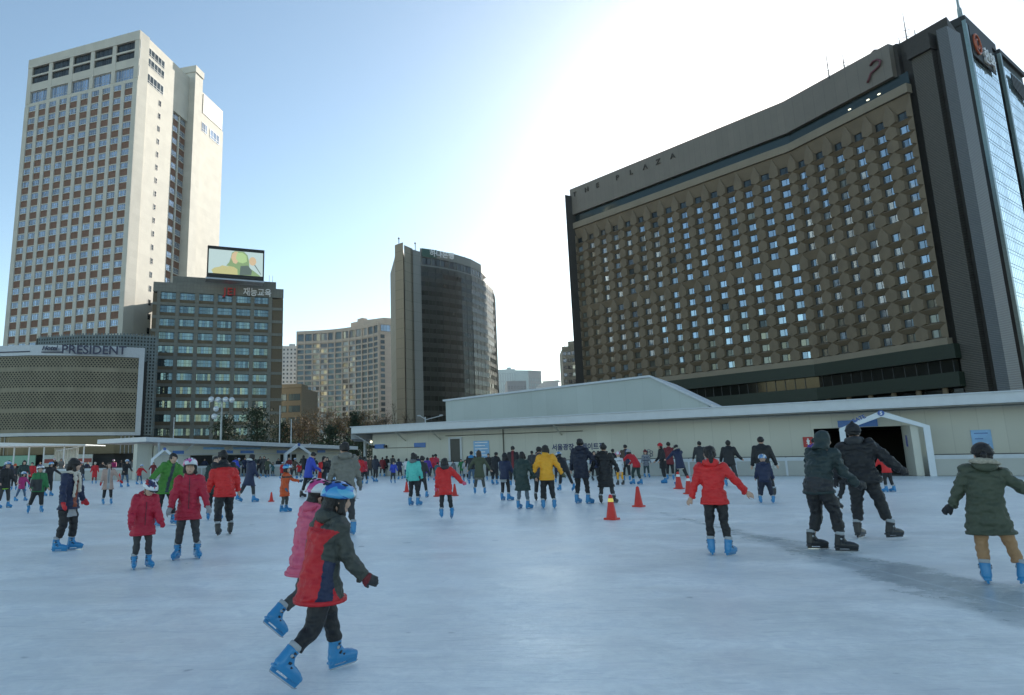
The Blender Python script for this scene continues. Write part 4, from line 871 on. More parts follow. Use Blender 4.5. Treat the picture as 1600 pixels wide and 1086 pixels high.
# ================================================================== trees behind the rink
mat('bark', (.07, .055, .04), .9, 0, .2, 4, .4, 20); mat('dry_leaf', (.17, .105, .045), .85, 0, .35, .8, island=.35); mat('pine_needle', (.022, .040, .020), .85, 0, .4, .8, island=.45); mat('shrub_leaf', (.05, .065, .028), .85, 0, .3, .8, island=.4)
def leaf(mb, c, s, r):
    n = Vector((r.gauss(0, 1), r.gauss(0, 1), r.gauss(0, 1)+.4)).normalized(); a = n.orthogonal().normalized(); a = (a*cos(r.random()*6)+n.cross(a)*sin(r.random()*6)).normalized(); b_ = n.cross(a)
    mb.add([c-a*s, c-b_*s*.5, c+a*s, c+b_*s*.5], [(0, 1, 2, 3)])
def bare_tree(x, y, h, seed, leaves, label, lm='dry_leaf', spread=.55):
    r = random.Random(seed); t = thing('tree', label, 'tree', (x, y, 0), 'bare winter trees behind the rink'); tk, br, lf = MB(), MB(), MB()
    tk.tube([(x, y, 0), (x+r.uniform(-.1, .1), y, h*.22), (x+r.uniform(-.2, .2), y, h*.42)], [h*.024, h*.02, h*.015], 7); tk.build('trunk', 'bark', t)
    tips = []
    def grow(p, d, l, rad, n):
        q = p+d*l*.5+Vector((r.uniform(-.05, .05), r.uniform(-.05, .05), 0))*l; e = p+d*l; br.tube([p, q, e], [rad, rad*.8, rad*.6], 5 if n > 2 else 3)
        tips.append((e, n))
        if n == 0: return
        for _ in range(3 if n > 1 else 3):
            nd = (d+Vector((r.gauss(0, spread), r.gauss(0, spread), r.uniform(-.05, .35)))).normalized(); grow(e if r.random() < .6 else q, nd, l*r.uniform(.6, .82), rad*.6, n-1)
    for i in range(4):
        a = i*pi/2+r.random(); grow(Vector((x, y, h*(.22+.05*i))), Vector((cos(a)*.55, sin(a)*.55, .9)).normalized(), h*.23, h*.012, 4)
    br.build('branches', 'bark', t)
    for _ in range(leaves):
        e, n = tips[r.randrange(len(tips))]; leaf(lf, e+Vector((r.gauss(0, .3), r.gauss(0, .3), r.gauss(0, .25))), r.uniform(.07, .15), r)
    lf.build('crown', lm, t)
def pine(x, y, h, w, seed, label, n=2600):
    r = random.Random(seed); t = thing('pine_tree', label, 'tree', (x, y, 0), 'dark pines behind the rink'); b = MB()
    b.tube([(x, y, 0), (x+.15, y, h*.5), (x+.05, y, h*.95)], [h*.03, h*.02, h*.006], 7); lf = MB(); pads = []
    for i in range(26):
        z = h*(.28+.70*i/25); a = r.random()*6.28; rr = w*(1-((z/h-.25)/.8)**1.5)*r.uniform(.35, 1); c = Vector((x+cos(a)*rr, y+sin(a)*rr, z)); pads.append(c)
        b.tube([(x, y, z-.25*rr), c], [.06, .02], 4)
    b.build('trunk', 'bark', t)
    for i in range(n):
        c = pads[r.randrange(len(pads))]; leaf(lf, c+Vector((r.gauss(0, w*.22), r.gauss(0, w*.22), r.gauss(0, h*.035))), r.uniform(.08, .2), r)
    lf.build('crown', 'pine_needle', t)
for i, (x, y, h, lv) in enumerate(((-17.2, 92, 8.4, 1100), (-15.2, 96, 9.2, 1500), (-12.9, 90, 8.6, 1300), (-11.2, 100, 9.6, 1500), (-8.9, 94, 8.8, 1300), (-6.9, 102, 9.0, 900), (-4.6, 98, 9.4, 350), (-19.2, 100, 8.0, 700))):
    bare_tree(x, y, h, 30+i, lv, ('leftmost', 'second', 'third', 'fourth', 'fifth', 'sixth', 'thin leafless', 'rear')[i]+' brown winter tree in front of the curved hotel' if i < 6 else ('thin leafless tree in front of the bank tower stone end' if i == 6 else 'winter tree at the right edge of the brown low office'))
pine(-27.2, 88, 7.4, 2.4, 5, 'dark pine in front of the left columns of the tiled office block'); pine(-22.4, 86, 8.2, 3.2, 6, 'large dark pine in front of the right columns of the tiled office block', 3600)
pine(-9.4, 88, 7.6, 1.6, 7, 'slim dark pine among the brown winter trees', 1800); pine(-12.6, 86, 5.6, 1.8, 8, 'low dark pine left of the slim one', 1600); pine(-20, 92, 6.6, 2.0, 9, 'dark pine by the right edge of the tiled office block', 1800)
def shrub(x, y, h, w, seed, label):
    r = random.Random(seed); lf = MB()
    for i in range(900): leaf(lf, Vector((x+r.gauss(0, w*.4), y+r.gauss(0, .8), abs(r.gauss(h*.5, h*.22)))), r.uniform(.08, .18), r)
    lf.build('shrub', 'shrub_leaf', label=label, cat='shrub', group='shrubs behind the left pavilion')
for i, (x, w) in enumerate(((-16.5, 3), (-13.2, 3.2), (-9.8, 3), (-6.8, 2.6), (-3.9, 2.4))): shrub(x, 84, 4.6 if i < 4 else 5, w, 60+i, ('first', 'second', 'third', 'fourth', 'fifth')[i]+' olive shrub from the left behind the eaves of the left pavilion')
# ================================================================== people
from mathutils import noise as mnoise
def cloth(name, col, rough=.58, bump=.9, scale=11, puff=0, var=.1, sheen=0):
    m = mat(name, col, rough, 0, var, 5, bump, scale)
    m.node_tree.nodes['Bump'].inputs['Distance'].default_value = .03
    if puff: m.node_tree.nodes['Principled BSDF'].inputs['Coat Weight'].default_value = .12
    return m
CL = dict(black=(.010, .010, .012), charcoal=(.03, .031, .034), grey=(.13, .135, .14), lightgrey=(.33, .34, .35), greige=(.17, .165, .14), navy=(.012, .02, .06), deepnavy=(.008, .012, .03), blue=(.03, .06, .42),
          red=(.50, .010, .018), crimson=(.42, .012, .04), darkred=(.16, .01, .015), brightred=(.62, .02, .02), pink=(.62, .10, .18), hotpink=(.62, .04, .22), magenta=(.38, .02, .14), orange=(.62, .09, .015), yellow=(.78, .36, .02),
          mint=(.10, .52, .45), teal=(.03, .12, .13), green=(.02, .16, .05), leaf=(.06, .22, .03), olive=(.065, .075, .04), parka=(.055, .068, .042), darkgreen=(.018, .04, .035), slate=(.035, .06, .065), brown=(.07, .045, .03), tan=(.34, .19, .09),
          beige=(.42, .29, .24), white=(.62, .63, .64), cream=(.55, .5, .42), denim=(.05, .10, .17), jean=(.09, .12, .15), purple=(.08, .03, .26), rust=(.26, .06, .025), camo=(.06, .06, .055), lime=(.35, .7, .06), silver=(.35, .36, .37), olivegrey=(.045, .05, .042), teal2=(.03, .20, .42), darkgreen2=(.02, .036, .036))
for k_, v_ in CL.items(): cloth('c_'+k_, v_)
mat('skin', (.52, .33, .24), .55, 0, .05, 8); mat('hair', (.012, .009, .008), .5, 0, .3, 60, .5, 90); mat('hair_brown', (.05, .025, .014), .5, 0, .3, 60, .5, 90); mat('eye', (.01, .008, .008), .3); mat('lip', (.35, .12, .10), .5)
mat('skate_blue', (.03, .22, .46), .28, 0, .04, 8); mat('skate_black', (.022, .023, .026), .35, 0, .1, 8); mat('blade_steel', (.55, .57, .6), .2, .9); mat('liner', (.36, .38, .40), .6, 0, .1); mat('strap', (.02, .022, .03), .5)
mat('fur', (.42, .38, .30), .95, 0, .25, 40, .9, 60); mat('fur_white', (.62, .62, .60), .95, 0, .2, 40, .9, 60)
def helmet_mat(name, cols, sc):
    m = mat(name, cols[0], .3, coat=.4); n = m.node_tree.nodes; l = m.node_tree.links
    tc = n.new('ShaderNodeTexCoord'); mp = n.new('ShaderNodeMapping'); mp.inputs['Scale'].default_value = (sc*1.3, sc*.55, sc); mp.inputs['Rotation'].default_value = (.3, .2, .5); l.new(tc.outputs['Object'], mp.inputs[0])
    vo = n.new('ShaderNodeTexVoronoi'); vo.distance = 'MANHATTAN'; vo.inputs['Scale'].default_value = 1; l.new(mp.outputs[0], vo.inputs[0])
    sp = n.new('ShaderNodeSeparateColor'); l.new(vo.outputs['Color'], sp.inputs[0]); cr = n.new('ShaderNodeValToRGB'); cr.color_ramp.interpolation = 'CONSTANT'; l.new(sp.outputs[0], cr.inputs[0])
    e = cr.color_ramp.elements; e[0].color = (*cols[0], 1); e[0].position = 0; e[1].color = (*cols[1], 1); e[1].position = 1/len(cols)
    for i, c in enumerate(cols[2:]): k = e.new((i+2)/len(cols)); k.color = (*c, 1)
    l.new(cr.outputs[0], n['Principled BSDF'].inputs['Base Color'])
W_ = (.62, .65, .68)
helmet_mat('helmet_blue', [(.02, .10, .42), W_, (.06, .32, .60), (.03, .18, .55), (.10, .42, .62)], 22); helmet_mat('helmet_pink', [(.55, .05, .22), W_, (.62, .12, .35), (.5, .04, .2)], 19)
helmet_mat('helmet_red', [(.42, .02, .02), W_, (.03, .03, .10), W_], 20); helmet_mat('helmet_white', [W_, (.10, .25, .5), W_, (.5, .52, .55)], 19)

def remeshed(mb, voxel, mats, name, paint=None, rough=0, smooth=2, seed=0):
    """joins overlapping forms into one continuous skin"""
    me = bpy.data.meshes.new(name); me.from_pydata(mb.v, [], mb.f); o = bpy.data.objects.new(name, me); COL.objects.link(o)
    r = o.modifiers.new('r', 'REMESH'); r.mode = 'VOXEL'; r.voxel_size = voxel; r.adaptivity = 0; r.use_smooth_shade = True
    s = o.modifiers.new('s', 'SMOOTH'); s.factor = .5; s.iterations = smooth
    dg = bpy.context.evaluated_depsgraph_get(); out = bpy.data.meshes.new_from_object(o.evaluated_get(dg)); bpy.data.objects.remove(o); bpy.data.meshes.remove(me)
    out.name = name; out.materials.clear()
    for m in mats: out.materials.append(MATS[m])
    if rough:
        ns = [v.normal.copy() for v in out.vertices]; q = Vector((seed*1.7, seed*.9, 0))
        for v, n_ in zip(out.vertices, ns): c = v.co; v.co = c+n_*rough*(mnoise.noise(Vector((c.x*8, c.y*8, c.z*15))+q)+.6*mnoise.noise(Vector((c.x*17, c.y*17, c.z*30))+q))
    n = len(out.polygons); out.polygons.foreach_set('use_smooth', [True]*n)
    if paint: out.polygons.foreach_set('material_index', [paint(p.center) for p in out.polygons])
    else: out.polygons.foreach_set('material_index', [0]*n)
    out.update(); return out

# ---- skates: built once per colour, two levels of detail
def skate_meshes(col):
    b = MB(); b.tube([(0, -.045, -.045), (0, .03, -.04), (0, .10, -.045), (0, .165, -.052)], [.044, .05, .05, .04], 12); b.ball((0, .165, -.052), (.042, .045, .032), 12, 8); b.ball((0, -.045, -.04), (.042, .04, .045), 12, 8)
    b.tube([(0, -.03, -.05), (0, -.022, .01), (0, -.012, .055), (0, -.008, .095)], [(.048, .05), (.050, .054), (.052, .057), (.056, .060)], 14)
    b.tube([(0, .05, -.02), (0, .02, .03)], [.035, .035], 10); b.box(-.036, .036, -.085, .185, -.09, -.072)
    boot = remeshed(b, .008, [col], 'boot'); low = remeshed(b, .02, [col], 'boot')
    h = MB(); prof = [(-.085, -.078), (-.05, -.112), (.17, -.112), (.205, -.085), (.19, -.078)]
    T = lambda a, d, c: (d, a, c)
    h.extr([(-.08, -.075), (-.075, -.118), (-.035, -.118), (-.02, -.075)], T, -.011, .011); h.extr([(.08, -.075), (.10, -.118), (.19, -.112), (.20, -.075)], T, -.011, .011)
    h.extr([(-.074, -.104), (-.072, -.120), (.188, -.120), (.19, -.104)], T, -.010, .010); h.extr([(-.02, -.075), (-.024, -.086), (.086, -.086), (.08, -.075)], T, -.010, .010)
    bl = MB(); bl.extr([(-.085, -.119), (-.07, -.133), (.17, -.133), (.2, -.124), (.21, -.112), (.19, -.112), (.188, -.119)], T, -.0025, .0025)
    li = MB(); li.tube([(0, -.008, .085), (0, -.006, .122), (0, -.005, .135)], [(.050, .053), (.052, .056), (.046, .05)], 14)
    st = MB()
    for y, z, r in ((.045, .0, .043), (.078, -.02, .043), (.030, .045, .051), (.032, .075, .053)):
        st.tube([(r*sin(a), y-(1-cos(a))*.045, z+.006*cos(a*2)) for a in [-1.45+.29*i for i in range(11)]],   .010, 5)
    bu = MB(); bu.ball((.056, -.012, .045), (.006, .014, .014), 8, 6); bu.ball((-.056, -.012, .045), (.006, .014, .014), 8, 6)
    return boot, [('blade_holder', h.mesh('blade_holder', col)), ('blade', bl.mesh('blade', 'blade_steel')), ('liner', li.mesh('liner', 'liner', True)), ('strap', st.mesh('strap', 'strap', True)), ('buckle', bu.mesh('buckle', 'liner', True))], low
SK = {c: skate_meshes('skate_'+c) for c in ('blue', 'black')}
def low_skate(c):
    boot, subs, low = SK[c]; me = MB(); mats = []; 
    for m in [low]+[s[1] for s in subs[:3]]:
        k = len(mats); mats += [x for x in m.materials]; o = len(me.v); me.v += [tuple(v.co) for v in m.vertices]
        for p in m.polygons: me.f.append(tuple(o+i for i in p.vertices)); me.m.append(k)
    return me.mesh('skate', mats, True)
LOWSK = {c: low_skate(c) for c in SK}
HELM = {}
def helmet_mesh():
    b = MB(); n, R = 28, 9
    b.v.append((0, 0, .062))
    for i in range(1, R+1):
        t = (pi*.56)*i/R
        for k in range(n):
            a = 2*pi*k/n; y = cos(a)*sin(t)*.083*(1.0+.06*cos(a)); x = sin(a)*sin(t)*.066; z = cos(t)*.062
            if i >= R-1: z += .010*cos(a)*(1 if cos(a) > 0 else .6)+(.004*cos(2*a))
            rib = 1+.035*max(0, cos(a*0)*abs(sin(x*95)))*(1-i/R) ; b.v.append((x*rib, y*rib, z))
    for k in range(n): b.f.append((0, 1+k, 1+(k+1) % n))
    for i in range(R-1):
        for k in range(n): a = 1+i*n; b.f.append((a+k, a+n+k, a+n+(k+1) % n, a+(k+1) % n))
    o = len(b.v); b.v += [(x*.93, y*.93, z*.9+.001) for x, y, z in b.v[:o]]; b.f += [tuple(o+i for i in f[::-1]) for f in b.f[:]]
    a = 1+(R-1)*n
    for k in range(n): b.f.append((a+k, o+a+k, o+a+(k+1) % n, a+(k+1) % n))
    b.m = [0]*len(b.f); return b
HB = helmet_mesh()
VN = MB()
for x, y, r in ((.0, .03, 0), (.028, .034, .2), (-.028, .034, -.2), (.03, -.02, .1), (-.03, -.02, -.1), (0, -.03, 0), (.047, .008, .3), (-.047, .008, -.3), (.02, -.058, .2), (-.02, -.058, -.2)):
    z = .0645*math.sqrt(max(.02, 1-(x/.069)**2-(y/.086)**2)); VN.ball((x, y, z-.0015), (.0055, .016, .005), 8, 6, M=Matrix.Rotation(-r, 3, 'Z')@Matrix.Rotation(-y*9, 3, 'X')@Matrix.Rotation(x*12, 3, 'Y'))
PK = MB(); PK.v = [(.05*s_*q_, .074-.010*abs(s_)**2*3+.03*q2, -.004+.004*q2-.003*q_) for q2 in (0, 1) for q_ in (1,) for s_ in (-1, -.6, -.2, .2, .6, 1)]; PK.f = [(i, i+1, i+7, i+6) for i in range(5)]; PK.m = [0]*5
rotx = lambda a: Matrix.Rotation(-a, 3, 'X')   # + leans forward (towards +y)
def loft(mb, pts, rad, right, seg=16, puff=0, step=None):
    """elliptical rings along a line; right = the wearer's right; puff quilts it"""
    P = [Vector(p) for p in pts]; out = []
    if puff:
        dense = []; rr = []; acc = 0
        for i in range(len(P)-1):
            L_ = (P[i+1]-P[i]).length; n = max(1, int(L_/step))
            for k in range(n):
                t = k/n; d = acc+L_*t; w = 1+.10*(abs(sin(pi*d/puff))**.55-.6)
                dense.append(P[i].lerp(P[i+1], t)); rr.append(tuple((rad[i][j]*(1-t)+rad[i+1][j]*t)*w for j in (0, 1)))
            acc += L_
        dense.append(P[-1]); rr.append(rad[-1]); P, rad = dense, rr
    n = len(P)
    for i, p in enumerate(P):
        t = (P[min(i+1, n-1)]-P[max(i-1, 0)]).normalized(); x = (right-t*right.dot(t)).normalized(); y = t.cross(x)
        out += [p+x*cos(2*pi*k/seg)*rad[i][0]+y*sin(2*pi*k/seg)*rad[i][1] for k in range(seg)]
    mb.add(out, [(i*seg+k, i*seg+(k+1) % seg, (i+1)*seg+(k+1) % seg, (i+1)*seg+k) for i in range(n-1) for k in range(seg)]+[tuple(range(seg))[::-1], tuple((n-1)*seg+k for k in range(seg))])
def arm_dir(side, a, o, tors):
    a, o = radians(a), radians(o); v = Vector((side*sin(o), sin(a)*cos(o), -cos(a)*cos(o))); return v
def hand(mb, wrist, d, palm_n, s, fat=1, curl=.5, side=1, scale=1):
    """palm, four unequal curled fingers and a thumb from the side of the palm"""
    d = d.normalized(); n = (palm_n-d*palm_n.dot(d)).normalized(); w = d.cross(n)
    L_ = s*.052; c = wrist+d*L_*.55; M = Matrix((w, d, n)).transposed()
    mb.ball(tuple(c), (s*.024*fat, s*.032, s*.0125*fat), 12, 8, M=M); mb.tube([wrist-d*s*.02, wrist+d*s*.02], [s*.0165*fat, s*.018*fat], 10)
    for i, (off, ln) in enumerate(((-.018, .038), (-.006, .044), (.006, .041), (.018, .032))):
        p0 = wrist+d*L_*.95+w*off*s; a1 = curl*(.6+.12*i); p = [p0]; dd = d
        for j, f in enumerate((.42, .32, .26)):
            dd = (d*cos(a1*(j+.6))+n*sin(a1*(j+.6))).normalized(); p.append(p[-1]+dd*ln*s*f*1.05)
        mb.tube(p, [s*.0062*fat, s*.0058*fat, s*.0053*fat, s*.0045*fat], 8)
    t0 = wrist+d*s*.016-w*s*.020*side; mb.tube([t0, t0+d*s*.018-w*s*.013*side+n*s*.006, t0+d*s*.036-w*s*.016*side+n*s*.012], [s*.0078*fat, s*.007*fat, s*.0056*fat], 8)
PC = [0]
def person(X, Y, ZT, f, label, jk='black', tr='black', sk='blue', legs=((4, 4, 8), (-2, 4, 10)), arms=((12, 14, 20), (12, 14, 20)), lean=6, side=0, head=(0, 0), kid=0, jl=.10, jw=1.0, puff=0, hair='short', haircol='hair', hat=None, hatcol='c_black', hood=None, hoodcol=None, fur=None,
           glove=None, paint=None, mats2=(), legw=1.0, foot=((8, 0), (-8, 0)), scarf=None, flare=1.0, group=None, under=None, skirt=None, bag=None, cuff=None, walk=None, behind=False, name='person', twist=0, sleeve=1.0):
    """legs: (hip forward, out, knee) for the left and right; arms: (forward, out, elbow); foot: (turn out, toe down)"""
    jw *= 1.09; legw *= 1.05; PC[0] += 1; seed = PC[0]; dist = hypot(X, Y); vox = min(.03, max(.0065, dist*.0012)); det = 3 if dist < 8 else 2 if dist < 20 else 1
    K = 1.22 if kid == 2 else 1.1 if kid == 1 else 1.0   # head size relative to the body
    # skeleton at unit height
    def skel():
        J = {}; pel = Vector((0, 0, 0)); hipw = .048; J['pel'] = pel
        for nm, s_, (a, o, k), (ty, tp) in (('L', -1, *legs[:1], foot[0]), ('R', 1, *legs[1:], foot[1])):
            a_, o_, k_ = radians(a), radians(o), radians(k); h = Vector((s_*hipw, 0, -.005)); kn = h+Vector((s_*sin(o_), sin(a_)*cos(o_), -cos(a_)*cos(o_)))*.228
            b_ = a_-k_; an = kn+Vector((s_*sin(o_)*.9, sin(b_)*cos(o_), -cos(b_)*cos(o_)))*.205; J['hip'+nm], J['knee'+nm], J['ank'+nm] = h, kn, an
            yw = radians(-s_*abs(ty) if ty >= 0 else s_*abs(ty)); J['foot'+nm] = Matrix.Rotation(yw, 3, 'Z')@Matrix.Rotation(-radians(tp), 3, 'X')@Matrix.Rotation(s_*radians(o)*.55, 3, 'Y')
        ln = radians(lean); sd = radians(side); R1 = Matrix.Rotation(sd, 3, 'Y')@rotx(ln*.7); R2 = Matrix.Rotation(sd*1.2, 3, 'Y')@rotx(ln*1.15)@Matrix.Rotation(radians(-twist), 3, 'Z')
        J['mid'] = pel+R1@Vector((0, 0, .14)); J['sh'] = J['mid']+R2@Vector((0, 0, .15)); J['R2'] = R2; J['R1'] = R1
        nk = J['sh']+R2@Vector((0, .006, .035)); hp, hy = radians(head[0]), radians(head[1]); RH = Matrix.Rotation(-hy, 3, 'Z')@rotx(hp+ln*.25)
        J['neck'] = nk; J['RH'] = RH; J['head'] = nk+RH@Vector((0, .012, .068*K)); J['K'] = K
        for nm, s_, (a, o, e) in (('L', -1, arms[0]), ('R', 1, arms[1])):
            shd = J['sh']+R2@Vector((s_*.098, 0, -.018)); d = arm_dir(s_, a, o, None); el = shd+d*.158
            fa = arm_dir(s_, a+e, o*.85 if o < 60 else o, None); wr = el+fa*.135; J['sho'+nm], J['elb'+nm], J['wri'+nm], J['fa'+nm] = shd, el, wr, fa
        return J
    J = skel(); foot_s = .158*(1.10 if kid else 1)/.27   # skate scale for unit height
    low = min((J['ank'+n_]+J['foot'+n_]@(Vector(c)*foot_s)).z for n_ in 'LR' for c in ((0, -.075, -.133), (0, .18, -.133)))
    top = (J['head']+J['RH']@Vector((0, 0, .069*K))).z+(.012 if hat == 'helmet' else .006 if hair or hat else 0)
    H = ZT/(top-low); up = Vector((0, 0, -low*H)); cen = (J['ankL']+J['ankR'])/2; cen.z = 0
    for k_, v in list(J.items()):
        if isinstance(v, Vector): J[k_] = (v-cen)*H+up
    az = atan2(X, Y); root = thing(name, label, 'person', (X, Y, 0), group); root.rotation_euler = (0, 0, -az-radians(f))
    S = H; RT = Vector((1, 0, 0))
    def child(nm, me, par=root):
        o = bpy.data.objects.new(nm, me); COL.objects.link(o); o.parent = par; return o
    R2, RH = J['R2'], J['RH']; rt2 = R2@Vector((1, 0, 0))
    # ---- body: one continuous skin
    b = MB(); hd = J['head']; hk = S*K
    b.ball(hd, (.0445*hk, .055*hk, .064*hk), 16, 12, M=RH); b.ball(hd+RH@Vector((0, .012, -.030))*hk, (.034*hk, .038*hk, .036*hk), 12, 9, M=RH)
    if det > 1 or True:
        b.ball(hd+RH@Vector((0, .055, -.008))*hk, (.0085*hk, .011*hk, .013*hk), 8, 6, M=RH); b.ball(hd+RH@Vector((0, .047, -.038))*hk, (.014*hk, .008*hk, .008*hk), 8, 6, M=RH)
        for s_ in (-1, 1): b.ball(hd+RH@Vector((s_*.045, -.004, -.006))*hk, (.006*hk, .011*hk, .017*hk), 8, 6, M=RH); b.ball(hd+RH@Vector((s_*.024, .038, -.016))*hk, (.013*hk, .012*hk, .014*hk), 8, 6, M=RH)
    b.tube([J['sh'], J['neck'], hd], [.036*S, .030*S, .03*S], 12)
    loft(b, [J['pel'], J['mid'], J['sh']], [(.06*S, .045*S), (.058*S, .04*S), (.07*S, .04*S)], rt2)
    for n_, s_ in (('L', -1), ('R', 1)):
        b.tube([J['sh']+R2@Vector((s_*.04*S, 0, 0)), J['sho'+n_], J['elb'+n_], J['wri'+n_]], [.03*S, .026*S, .02*S, .0155*S], 10)
        b.tube([J['pel'], J['hip'+n_], J['knee'+n_], J['ank'+n_]], [.04*S, .036*S, .022*S, .016*S], 10)
        if not glove: hand(b, J['wri'+n_], J['fa'+n_], Vector((-s_, .5, 0)), S*(1.12 if kid else 1.05), 1.0, .5, s_)
    body = child('body', remeshed(b, vox, ['skin'], 'body', smooth=1))
    if abs((f+head[1]) % 360-180) < 100 and dist < 40:
        e = MB(); 
        for s_ in (-1, 1):
            e.ball(hd+RH@Vector((s_*.0185, .0505, .004))*hk, (.0062*hk, .0035*hk, .0026*hk), 8, 6, M=RH); e.ball(hd+RH@Vector((s_*.0185, .0515, .0155))*hk, (.010*hk, .0022*hk, .0014*hk), 8, 5, M=RH)
        child('eyes', e.mesh('eyes', 'eye', True), body); e = MB(); e.ball(hd+RH@Vector((0, .0535, -.0375))*hk, (.0125*hk, .003*hk, .0035*hk), 8, 5, M=RH); child('mouth', e.mesh('mouth', 'lip', True), body)
    # ---- trousers
    b = MB(); lw = legw*S*1.08; b.ball(J['pel']+Vector((0, -.008*S, -.01*S)), (.068*S*legw**.5, .054*S, .052*S), 14, 10)
    loft(b, [J['pel']-Vector((0, 0, .02*S)), J['pel']+R2@Vector((0, 0, .05*S))], [(.066*S, .048*S), (.056*S, .042*S)], RT)
    for n_ in 'LR':
        kn, an = J['knee'+n_], J['ank'+n_]; sh_ = (an-kn); hp_ = J['hip'+n_]
        b.tube([hp_+Vector((0, 0, .02*S)), hp_.lerp(kn, .4), kn, kn+sh_*.35, kn+sh_*.66], [.040*lw, .046*lw, .035*lw, .034*lw, .030*lw], 12)
    child('trousers', remeshed(b, vox, ['c_'+tr], 'trousers', rough=.010*S if det > 1 else 0, seed=seed))
    # ---- skates
    fs = foot_s*S
    for n_ in 'LR':
        boot, subs, lowb = SK[sk]; o = child('skate', LOWSK[sk] if det == 1 else boot); o.matrix_local = Matrix.Translation(J['ank'+n_])@J['foot'+n_].to_4x4()@Matrix.Scale(fs, 4)
        if det > 1:
            for sn, sm in subs: child(sn, sm, o)
    # ---- jacket
    if jk:
        b = MB(); pel, mid, sh = J['pel'], J['mid'], J['sh']; jw_ = jw*S
        th = ((J['kneeL']+J['kneeR'])/2-(J['hipL']+J['hipR'])/2).normalized(); dn = (th*.75+Vector((0, 0, -1))*.25-R2@Vector((0, 0, .15))).normalized()
        spread = abs((J['kneeL']-J['kneeR']).y)*.30; hem = pel+dn*jl*S; fl = flare
        pts_ = [hem, pel+dn*jl*S*.5, pel, pel.lerp(mid, .6), mid, mid.lerp(sh, .6), sh-R2@Vector((0, 0, .012*S)), sh+R2@Vector((0, 0, .022*S))]
        r_ = [(.106*fl*jw_, (.076*fl)*jw_+spread*min(1, jl*6)), (.103*jw_*(1+fl)/2, .074*jw_+spread*min(1, jl*6)*.5), (.097*jw_, .075*jw_), (.087*jw_, .069*jw_), (.089*jw_, .070*jw_), (.100*jw_, .069*jw_), (.088*jw_, .055*jw_), (.045*jw_, .042*jw_)]
        loft(b, pts_, r_, rt2, 20, puff*S, .012*S)
        for n_, s_ in (('L', -1), ('R', 1)):
            so, el, wr = J['sho'+n_], J['elb'+n_], J['wri'+n_]; w_ = jw_*sleeve
            if puff: loft(b, [so, el, wr], [(.043*w_, .043*w_), (.037*w_, .037*w_), (.028*w_, .028*w_)], Vector((0, 1, 0)), 14, puff*S, .012*S)
            else: b.tube([so, so.lerp(el, .5), el, el.lerp(wr, .6), wr], [.040*w_, .037*w_, .033*w_, .029*w_, .025*w_], 12)
            b.ball(so, (.044*w_, .044*w_, .044*w_), 12, 8)
        if hood != 'none': b.tube([J['sh']+R2@Vector((0, 0, .01*S)), J['neck']+R2@Vector((0, 0, .012*S))], [.052*jw_, .044*jw_], 14)
        if hood == 'down' and not hoodcol: b.ball(J['sh']+R2@Vector((0, -.052, .018))*S, (.062*S, .042*S, .040*S), 14, 9, M=R2@Matrix.Rotation(.5, 3, 'X'))
        jm = ['c_'+jk]+['c_'+m for m in mats2]
        if paint:
            inv = R2.transposed()
            def pf(c):
                l = inv@(c-sh); return paint(l.x/S, l.y/S, l.z/S, (c-J['wriL']).length/S, (c-J['wriR']).length/S)
        child('jacket', remeshed(b, vox, jm, 'jacket', pf if paint else None, .016*S if det > 1 else 0, seed=seed+.5))
        if dist < 26:
            b = MB(); hb = (.109*fl*jw_, (.080*fl)*jw_+spread*min(1, jl*6)); e0 = hem+(pel-hem).normalized()*.008*S
            loft(b, [e0-(pel-hem).normalized()*.010*S, e0+(pel-hem).normalized()*.010*S], [hb, hb], rt2, 24); child('hem_band', b.mesh('hem_band', 'c_'+jk, True))
            for n_ in 'LR':
                wr, fa = J['wri'+n_], J['fa'+n_]; b = MB(); b.tube([wr-fa*.020*S, wr-fa*.002*S], [.0285*jw_*sleeve, .0265*jw_*sleeve], 12); child('cuff', b.mesh('cuff', 'c_'+(mats2[0] if mats2 and paint is paint_boy else jk), True))
            b = MB(); fy = .079*jw_
            b.tube([sh+R2@Vector((0, .050*jw, .02))*S, sh.lerp(mid, .4)+R2@Vector((0, .0725*jw, 0))*S, mid+R2@Vector((0, .0745*jw, 0))*S, pel+R2@Vector((0, .0795*jw, 0))*S+Vector((0, 0, -.01*S))], .0035*S, 5)
            if not scarf and hood != 'none': child('zip', b.mesh('zip', 'strap'))
            b = MB(); back = sh.lerp(mid, .35)
            b.tube([back+R2@Vector((x, -math.sqrt(max(0, 1-(x/.104)**2))*.0705*jw-.0015, 0))*S for x in [-.085*jw+.17*jw*i/10 for i in range(11)]], .0028*S, 4); child('yoke_seam', b.mesh('yoke_seam', 'c_'+jk))
        if hood == 'down' and hoodcol:
            b = MB(); b.ball(J['sh']+R2@Vector((0, -.050, .022))*S, (.068*S, .046*S, .046*S), 14, 9, M=R2@Matrix.Rotation(.5, 3, 'X')); b.tube([J['neck']+R2@Vector((s_*.05, .02-.05*abs(s_)+.03, -.002))*S for s_ in (-1, -.5)], .016*S, 8)
            for s_ in (-1, 1): b.tube([J['sh']+R2@Vector((s_*.045, -.04, .03))*S, J['sh']+R2@Vector((s_*.055, 0, .03))*S, J['sh']+R2@Vector((s_*.03, .042, .012))*S], [.030*S, .024*S, .015*S], 10)
            child('hood', remeshed(b, vox, ['c_'+hoodcol], 'hood', rough=.006*S, seed=seed+2))
